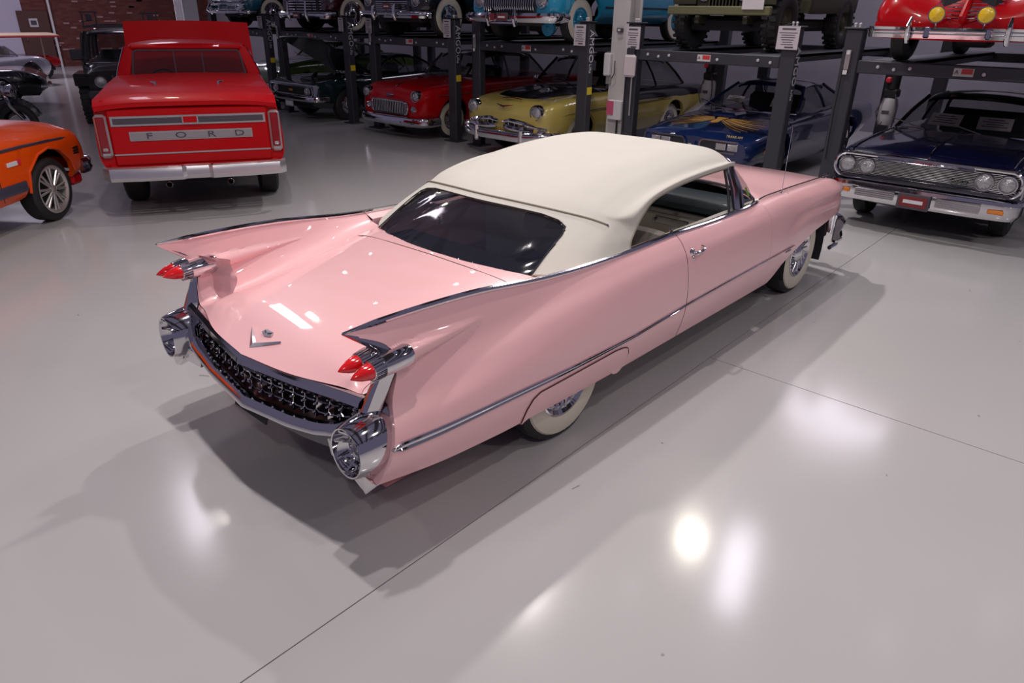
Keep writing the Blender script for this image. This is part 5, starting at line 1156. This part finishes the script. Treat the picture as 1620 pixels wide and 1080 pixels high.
G().box((1.33,0,1.30),(.05,1.66,.12),b=.02).mk('cab_back_panel',BR,t); G().box((1.345,0,1.74),(.07,1.42,.07),b=.025).mk('rear_header',BR,t)
rows=[[(1.315+.02*q,(.775-.10*q)*k/8,1.245+.465*q) for q in(0,.33,.66,1)] for k in range(-8,9)]; G().grid(rows).mk('rear_window',GLASS,t)
P=[(1.305,y,z) for x,y,z in rr(-.75,.75,1.345,1.70,.05,0)]; P=[(x+(z-1.245)*.04,y*(1-.11*(z-1.245)/.46),z) for x,y,z in P]; G().tube(P,.014,6,closed=True).mk('window_seal',INK,t)
for y in(-.18,.18): G().tube([(1.315,y,1.25),(1.325,y,1.70)],.010,6).mk('slider_frame',INK,t)
G().grid([[(2.62,y,1.14),(2.40,y*.84,1.73)] for y in(-.9,-.3,.3,.9)]).mk('windshield',GLASS,t)
G().box((1.62,0,1.15),(.16,1.5,.40),b=.05).mk('seat',mat('dark_red_vinyl',(.12,.01,.012),.5),t); G().box((2.45,0,1.10),(.25,1.6,.16),b=.04).mk('dashboard',DARKIN,t)
g=G().tube([(2.15+.05*math.cos(a),.40+.19*math.sin(a),1.22+.18*math.cos(a)) for a in np.linspace(0,2*PI,20,endpoint=False)],.012,6,closed=True).mk('steering_wheel',DARKIN,t)
# raised hood in front of the cab
hh=[[(2.62+.50*f,y*(1-.02*f),1.24+.79*f+.02*(1-(y/.9)**2)) for y in np.linspace(-.92,.92,13)] for f in np.linspace(0,1,10)]
hh+=[[(p[0]+.06,p[1],p[2]-.01) for p in hh[-1]]]
thick(hh,-.035).mk('raised_hood',BR,t,auto=.8)
# ================================================================ orange pickup front at the left edge
ORG=mat('orange_paint',(.85,.085,.004),.3,0,.6,spec=.3); STRIPE=mat('grey_stripe',(.055,.05,.08),.4,coat=.5)
OA=math.radians(41); t=empty('orange_truck','orange pickup with a dark stripe and a polished spoke wheel, cut by the left edge','truck',(-.99,6.88,0),OA)
secs3=[(-4.1,[(.88,.40),(.965,.50),(.975,.78),(.955,.905),(.90,.965),(.6,.975),(0,.975)]),(-2.3,[(.90,.34),(.975,.48),(.985,.80),(.955,.905),(.90,.965),(.6,.985),(0,.985)]),(-2.1,[(.90,.34),(.975,.48),(.985,.80),(.955,.905),(.90,.965),(.6,1.09),(0,1.10)]),(-.9,[(.90,.34),(.975,.48),(.985,.80),(.955,.905),(.90,.965),(.6,1.09),(0,1.10)]),(-.2,[(.90,.36),(.975,.48),(.985,.80),(.955,.90),(.90,.955),(.62,1.06),(0,1.08)]),(.45,[(.90,.40),(.965,.50),(.978,.78),(.950,.885),(.89,.94),(.62,1.02),(0,1.04)]),(.64,[(.89,.44),(.955,.52),(.965,.77),(.935,.865),(.87,.905),(.62,.955),(0,.975)]),(.70,[(.87,.46),(.93,.54),(.935,.72),(.90,.80),(.84,.84),(.6,.87),(0,.89)])]
shell(t,ORG,secs3,[(0,.44,.36),(-2.9,.44,.36)],nx=60)
cabin(t,ORG,(-1.05,-2.15,.86,.86,1.10,1.10),(-1.45,-2.05,.72,.72,1.66,1.66),(.5,),crown=.05,pr=.035)
for s in(-1,1):
    wheel(t,0,s*.845,.35,.22,'spokes',.25,mat('polished_alloy',(.70,.66,.64),.38,.75)); wheel(t,-2.9,s*.845,.35,.22,'spokes',.25,MT['polished_alloy'])
    G().tube([(.62,s*.935,.825),(.3,s*.965,.862),(-.4,s*.975,.885),(-4.0,s*.975,.895)],.016,8,flat=.5).mk('upper_moulding',STRIPE,t)
    G().tube([(.60,s*.945,.842),(.0,s*.975,.888),(-4.0,s*.975,.912)],.004,5).mk('moulding_edge',CHROME,t)
    rows=[[(x,s*w,z) for w,z in((.985,.44),(.993,.46),(.993,.53),(.988,.55))] for x in(-.47,-.9,-2.42)]; G().grid(rows).mk('lower_stripe',STRIPE,t)
    G().box((-.62,s*.992,.745),(.16,.010,.045),b=.003).mk('fender_badge',WHITE,t,False); G().box((-.51,s*.992,.752),(.05,.012,.06),b=.003).mk('badge_tip',mat('red_plastic',(.7,.03,.05)),t,False)
    G().box((.50,s*.968,.70),(.13,.02,.10),b=.01).mk('side_marker',mat('dark_amber',(.10,.03,.01),.3,coat=1),t)
    for k in(0,1,2): G().box((.50,s*.980,.67+k*.03),(.12,.006,.008)).mk('marker_rib',DCHROME,t,False)
    G().tube([(-.42,s*.97,.40),(-.38,s*.985,.62),(-.2,s*.99,.765),(0,s*.99,.81),(.2,s*.985,.765),(.38,s*.975,.62),(.43,s*.965,.48)],.014,6).mk('arch_lip',ORG,t)
    G().tube([(-.86,s*.986,.40),(-.86,s*.990,.75),(-.84,s*.97,.93),(-.80,s*.86,1.0)],.004,5).mk('door_gap',DARKIN,t)
    G().tube([(-2.0,s*.66,1.085),(-.6,s*.67,1.075),(.5,s*.66,1.0)],.003,5).mk('hood_gap',DARKIN,t)
bumper(t,[(.56,.96,.50),(.72,.95,.50),(.82,.85,.50),(.85,.4,.50),(.85,0,.50)],[(-.02,-.08),(.02,-.085),(.04,-.04),(.025,0),(.04,.05),(.01,.085),(-.02,.08)],m=DCHROME)
G().box((.55,0,.36),(.2,1.8,.14),b=.03).mk('front_valance',BR,t)
G().box((.695,0,.68),(.04,1.5,.20),b=.02).mk('grille',DARKIN,t)
for s in(-1,1): hlamp(t,.71,s*.68,.68,.09,.03)
# ================================================================ black off-roader behind the pickup
t=empty('off_roader','black off-road vehicle with a roof rack of lamps, behind the red pickup','car',(3.52,13.6,0),math.radians(-114))
MATB=mat('satin_black',(.012,.013,.015),.3,coat=.6)
secs4=[(-3.6,[(.80,.55),(.84,.6),(.85,.9),(.84,1.12),(.5,1.16),(0,1.16)]),(-.65,[(.80,.55),(.84,.6),(.85,.9),(.84,1.12),(.5,1.16),(0,1.16)]),(-.5,[(.70,.55),(.76,.6),(.77,.9),(.74,1.08),(.4,1.13),(0,1.14)]),(.62,[(.66,.6),(.72,.65),(.72,.9),(.69,1.02),(.4,1.06),(0,1.07)])]
shell(t,MATB,secs4,[(0,.50,.46),(-2.6,.50,.46)])
cabin(t,MATB,(-.55,-3.5,.80,.80,1.15,1.15),(-.80,-3.4,.72,.72,1.74,1.74),(.35,.68),crown=.03,pr=.04)
FR=mat('tan_frame',(.085,.075,.06),.5)
for s in(-1,1):
    g=G().tube([(-.70,s*.86,.62),(-.68,s*.86,1.18),(-.86,s*.80,1.70),(-1.45,s*.80,1.70),(-1.50,s*.86,1.18),(-1.50,s*.86,.65)],.035,8,closed=True); g.mk('door_frame',FR,t)
    g=G().box((.02,s*.82,.98),(1.05,.32,.05),b=.02).box((.50,s*.82,.88),(.06,.32,.22),b=.02); g.mk('fender_flare',MATB,t)
    hlamp(t,.64,s*.50,.86,.10,.03); G().box((-.64,s*.95,1.30),(.06,.24,.22),b=.03).mk('side_mirror',INK,t); G().tube([(-.66,s*.84,1.22),(-.64,s*.95,1.26)],.015,6).mk('mirror_arm',INK,t)
    G().tube([(-.62,s*.70,1.80),(-.62,s*.70,2.12)],.015,6).tube([(-.62,s*.45,1.80),(-.62,s*.45,2.12)],.015,6).tube([(-.62,s*.74,2.12),(-.62,s*.40,2.12)],.015,6).box((-.60,s*.58,2.02),(.08,.10,.14),b=.02).mk('rack_lamp',INK,t)
    for x in(0,-2.6): wheel(t,x,s*.80,.46,.30,'lug',.24,IRON)
G().box((-.95,.83,1.42),(.30,.02,.28),b=.06).mk('door_opening_panel',DARKIN,t)
g=G()
for x in np.linspace(-.7,-3.3,7): g.tube([(x,-.72,1.84),(x,.72,1.84)],.014,6)
for y in(-.72,.72): g.tube([(-.62,y,1.84),(-3.35,y,1.84)],.018,6).tube([(-.62,y,1.94),(-3.35,y,1.94)],.014,6)
g.mk('roof_rack',INK,t)['kind']='stuff'
G().box((.72,0,.62),(.14,1.5,.16),b=.03).mk('front_bumper',INK,t)
for k in range(7): G().box((.635,-.27+k*.09,.86),(.02,.04,.24),b=.008).mk('grille_slat',INK,t,False)
# ================================================================ sports cars, motorcycle and canopy buggy far left
def sports(label,loc,rz,m,m2,lamp=True,name='sports_car'):
    t=empty(name,label,'car',loc,rz)   # nose +x, origin under rear axle
    sc=[(-.95,[(.45,.42),(.55,.46),(.55,.55),(.45,.62),(.25,.64),(0,.64)]),(-.80,[(.62,.34),(.74,.46),(.76,.62),(.66,.72),(.3,.74),(0,.74)]),(-.3,[(.74,.26),(.88,.42),(.90,.66),(.80,.84),(.4,.84),(0,.84)]),(.5,[(.74,.22),(.85,.42),(.86,.66),(.78,.80),(.4,.86),(0,.86)]),(1.6,[(.74,.22),(.84,.42),(.85,.62),(.76,.76),(.4,.80),(0,.82)]),(2.4,[(.74,.24),(.88,.42),(.90,.62),(.80,.80),(.4,.76),(0,.78)]),(3.2,[(.60,.34),(.74,.42),(.74,.54),(.6,.62),(.3,.62),(0,.63)])]
    shell(t,m,sc,[(0,.37,.33),(2.4,.37,.33)]); cabin(t,m2,(1.6,.1,.62,.60,.84,.86),(1.05,.35,.46,.46,1.16,1.14),(.4,),crown=.04)
    for s in(-1,1):
        wheel(t,0,s*.74,.33,.19,'plain',.2); wheel(t,2.4,s*.74,.33,.19,'plain',.2)
        G().tube([(.36*math.cos(a),s*.895,.33+.38*math.sin(a)) for a in np.linspace(.2,PI-.2,10)],.012,6).mk('arch_trim',CHROME,t)
        if lamp: G().lathe((-.86,s*.50,.60),(-1,0,0),[(-.05,.07),(.03,.065),(.05,.03),(.055,.001)],14).mk('tail_lamp',RED_LENS,t)
    bumper_=G().tube([(-.84,-.72,.48),(-.97,-.45,.47),(-1.0,0,.47),(-.97,.45,.47),(-.84,.72,.48)],.03,8).mk('rear_bumper',CHROME,t); return t
sports('silver sports car with a red tail lamp by the brick wall',(3.9,23.6,0),math.radians(205),mat('silver_paint',(.50,.47,.56),.25,.3,coat=1),mat('silver_paint',(.50,.47,.56)))
sports('black and silver sports car with a bright wheel arch, behind the orange truck',(2.35,18.3,0),math.radians(160),BLACKP,mat('silver_paint',(.50,.47,.56)),False,'convertible_coupe')
t=empty('motorcycle','beige vintage motorcycle with a chrome headlamp, behind the orange truck','motorcycle',(.95,12.2,0),math.radians(-35))
BEI=paint('beige_paint',(.22,.17,.15),.3)
for x in(.0,-1.3):
    w=wheel(t,x,.001,.33,.10,'plain',.24); w.location=(x,0,.33); w.rotation_euler=(0,0,0)
    G().tube([(x+.37*math.cos(a),0,.33+.37*math.sin(a)) for a in np.linspace(.3,PI-.1,10)],.075,8,flat=1).mk('mudguard',BLACKP,t)
G().lathe((.02,0,.86),(1,0,0),[(-.14,.02),(-.10,.09),(0,.12),(.02,.115),(.05,.06),(.055,.001)],18).mk('headlamp',CHROME,t)
G().tube([(.10,0,.40),(-.02,.09,.62),(-.10,.08,.92)],.03,8).tube([(.10,0,.40),(-.02,-.09,.62),(-.10,-.08,.92)],.03,8).mk('fork',CHROME,t)
G().tube([(-.28,-.36,.98),(-.14,-.16,1.0),(-.12,.16,1.0),(-.28,.36,.98)],.018,6).mk('handlebar',CHROME,t)
G().tube([(-.12,0,.84),(-.25,0,.87),(-.50,0,.86),(-.72,0,.78)],[.08,.17,.17,.06],14).mk('fuel_tank',BEI,t); G().tube([(-.66,0,.80),(-.85,0,.83),(-1.05,0,.80)],[.06,.12,.08],10,flat=1.3).mk('saddle',INK,t)
G().box((-.60,0,.45),(.42,.26,.36),b=.06).tube([(-.5,.14,.40),(-.9,.16,.30),(-1.5,.17,.32)],.035,8).mk('engine',DCHROME,t); G().tube([(-.1,0,.8),(-.35,0,.35),(-1.0,0,.30),(-1.3,0,.33)],.025,6).mk('frame',BLACKP,t)
G().lathe((-.55,-.75,.62),(1,0,0),[(-.9,.02),(-.6,.20),(0,.30),(.35,.26),(.55,.10),(.57,.001)],18).mk('sidecar',BEI,t)
t=empty('canopy_buggy','red open buggy under a flat red and cream canopy, by the far left wall','vehicle',(4.2,26,0),math.radians(5))
CREAM=mat('cream_canvas',(.45,.33,.24),.7); RC=mat('red_canvas',(.45,.04,.05),.6)
rows=[[(x,y,1.30+.06*(1-(y/.8)**2)) for y in np.linspace(-.8,.8,9)] for x in np.linspace(-2.2,1.75,9)]; thick(rows,.05).mk('canopy',CREAM,t); 
for s in(-1,1): G().box((-.2,s*.81,1.31),(3.95,.03,.05),b=.01).mk('canopy_edge',RC,t); 
for x in(-1.9,1.5): G().box((x if x<0 else 1.76,0,1.32),(.03,1.6,.05),b=.01).mk('canopy_edge',RC,t)
for x in(-1.9,-.3,1.2):
    for s in(-1,1): G().tube([(x,s*.72,.65),(x,s*.74,1.32)],.022,6).mk('canopy_pole',CREAM,t)
shell(t,REDP,[(-1.9,[(.60,.35),(.70,.4),(.71,.6),(.70,.72),(.4,.74),(0,.74)]),(1.3,[(.60,.35),(.70,.4),(.71,.6),(.70,.72),(.4,.74),(0,.74)]),(1.7,[(.50,.40),(.60,.45),(.60,.55),(.55,.62),(.3,.66),(0,.66)])],[(1.1,.34,.3),(-1.2,.34,.3)],nx=30)
for x in(1.1,-1.2):
    for s in(-1,1): wheel(t,x,s*.62,.30,.16,'plain',.18)
for x in(-.9,.2): G().box((x,0,.85),(.14,1.1,.34),b=.05).mk('seat',SEAT,t)
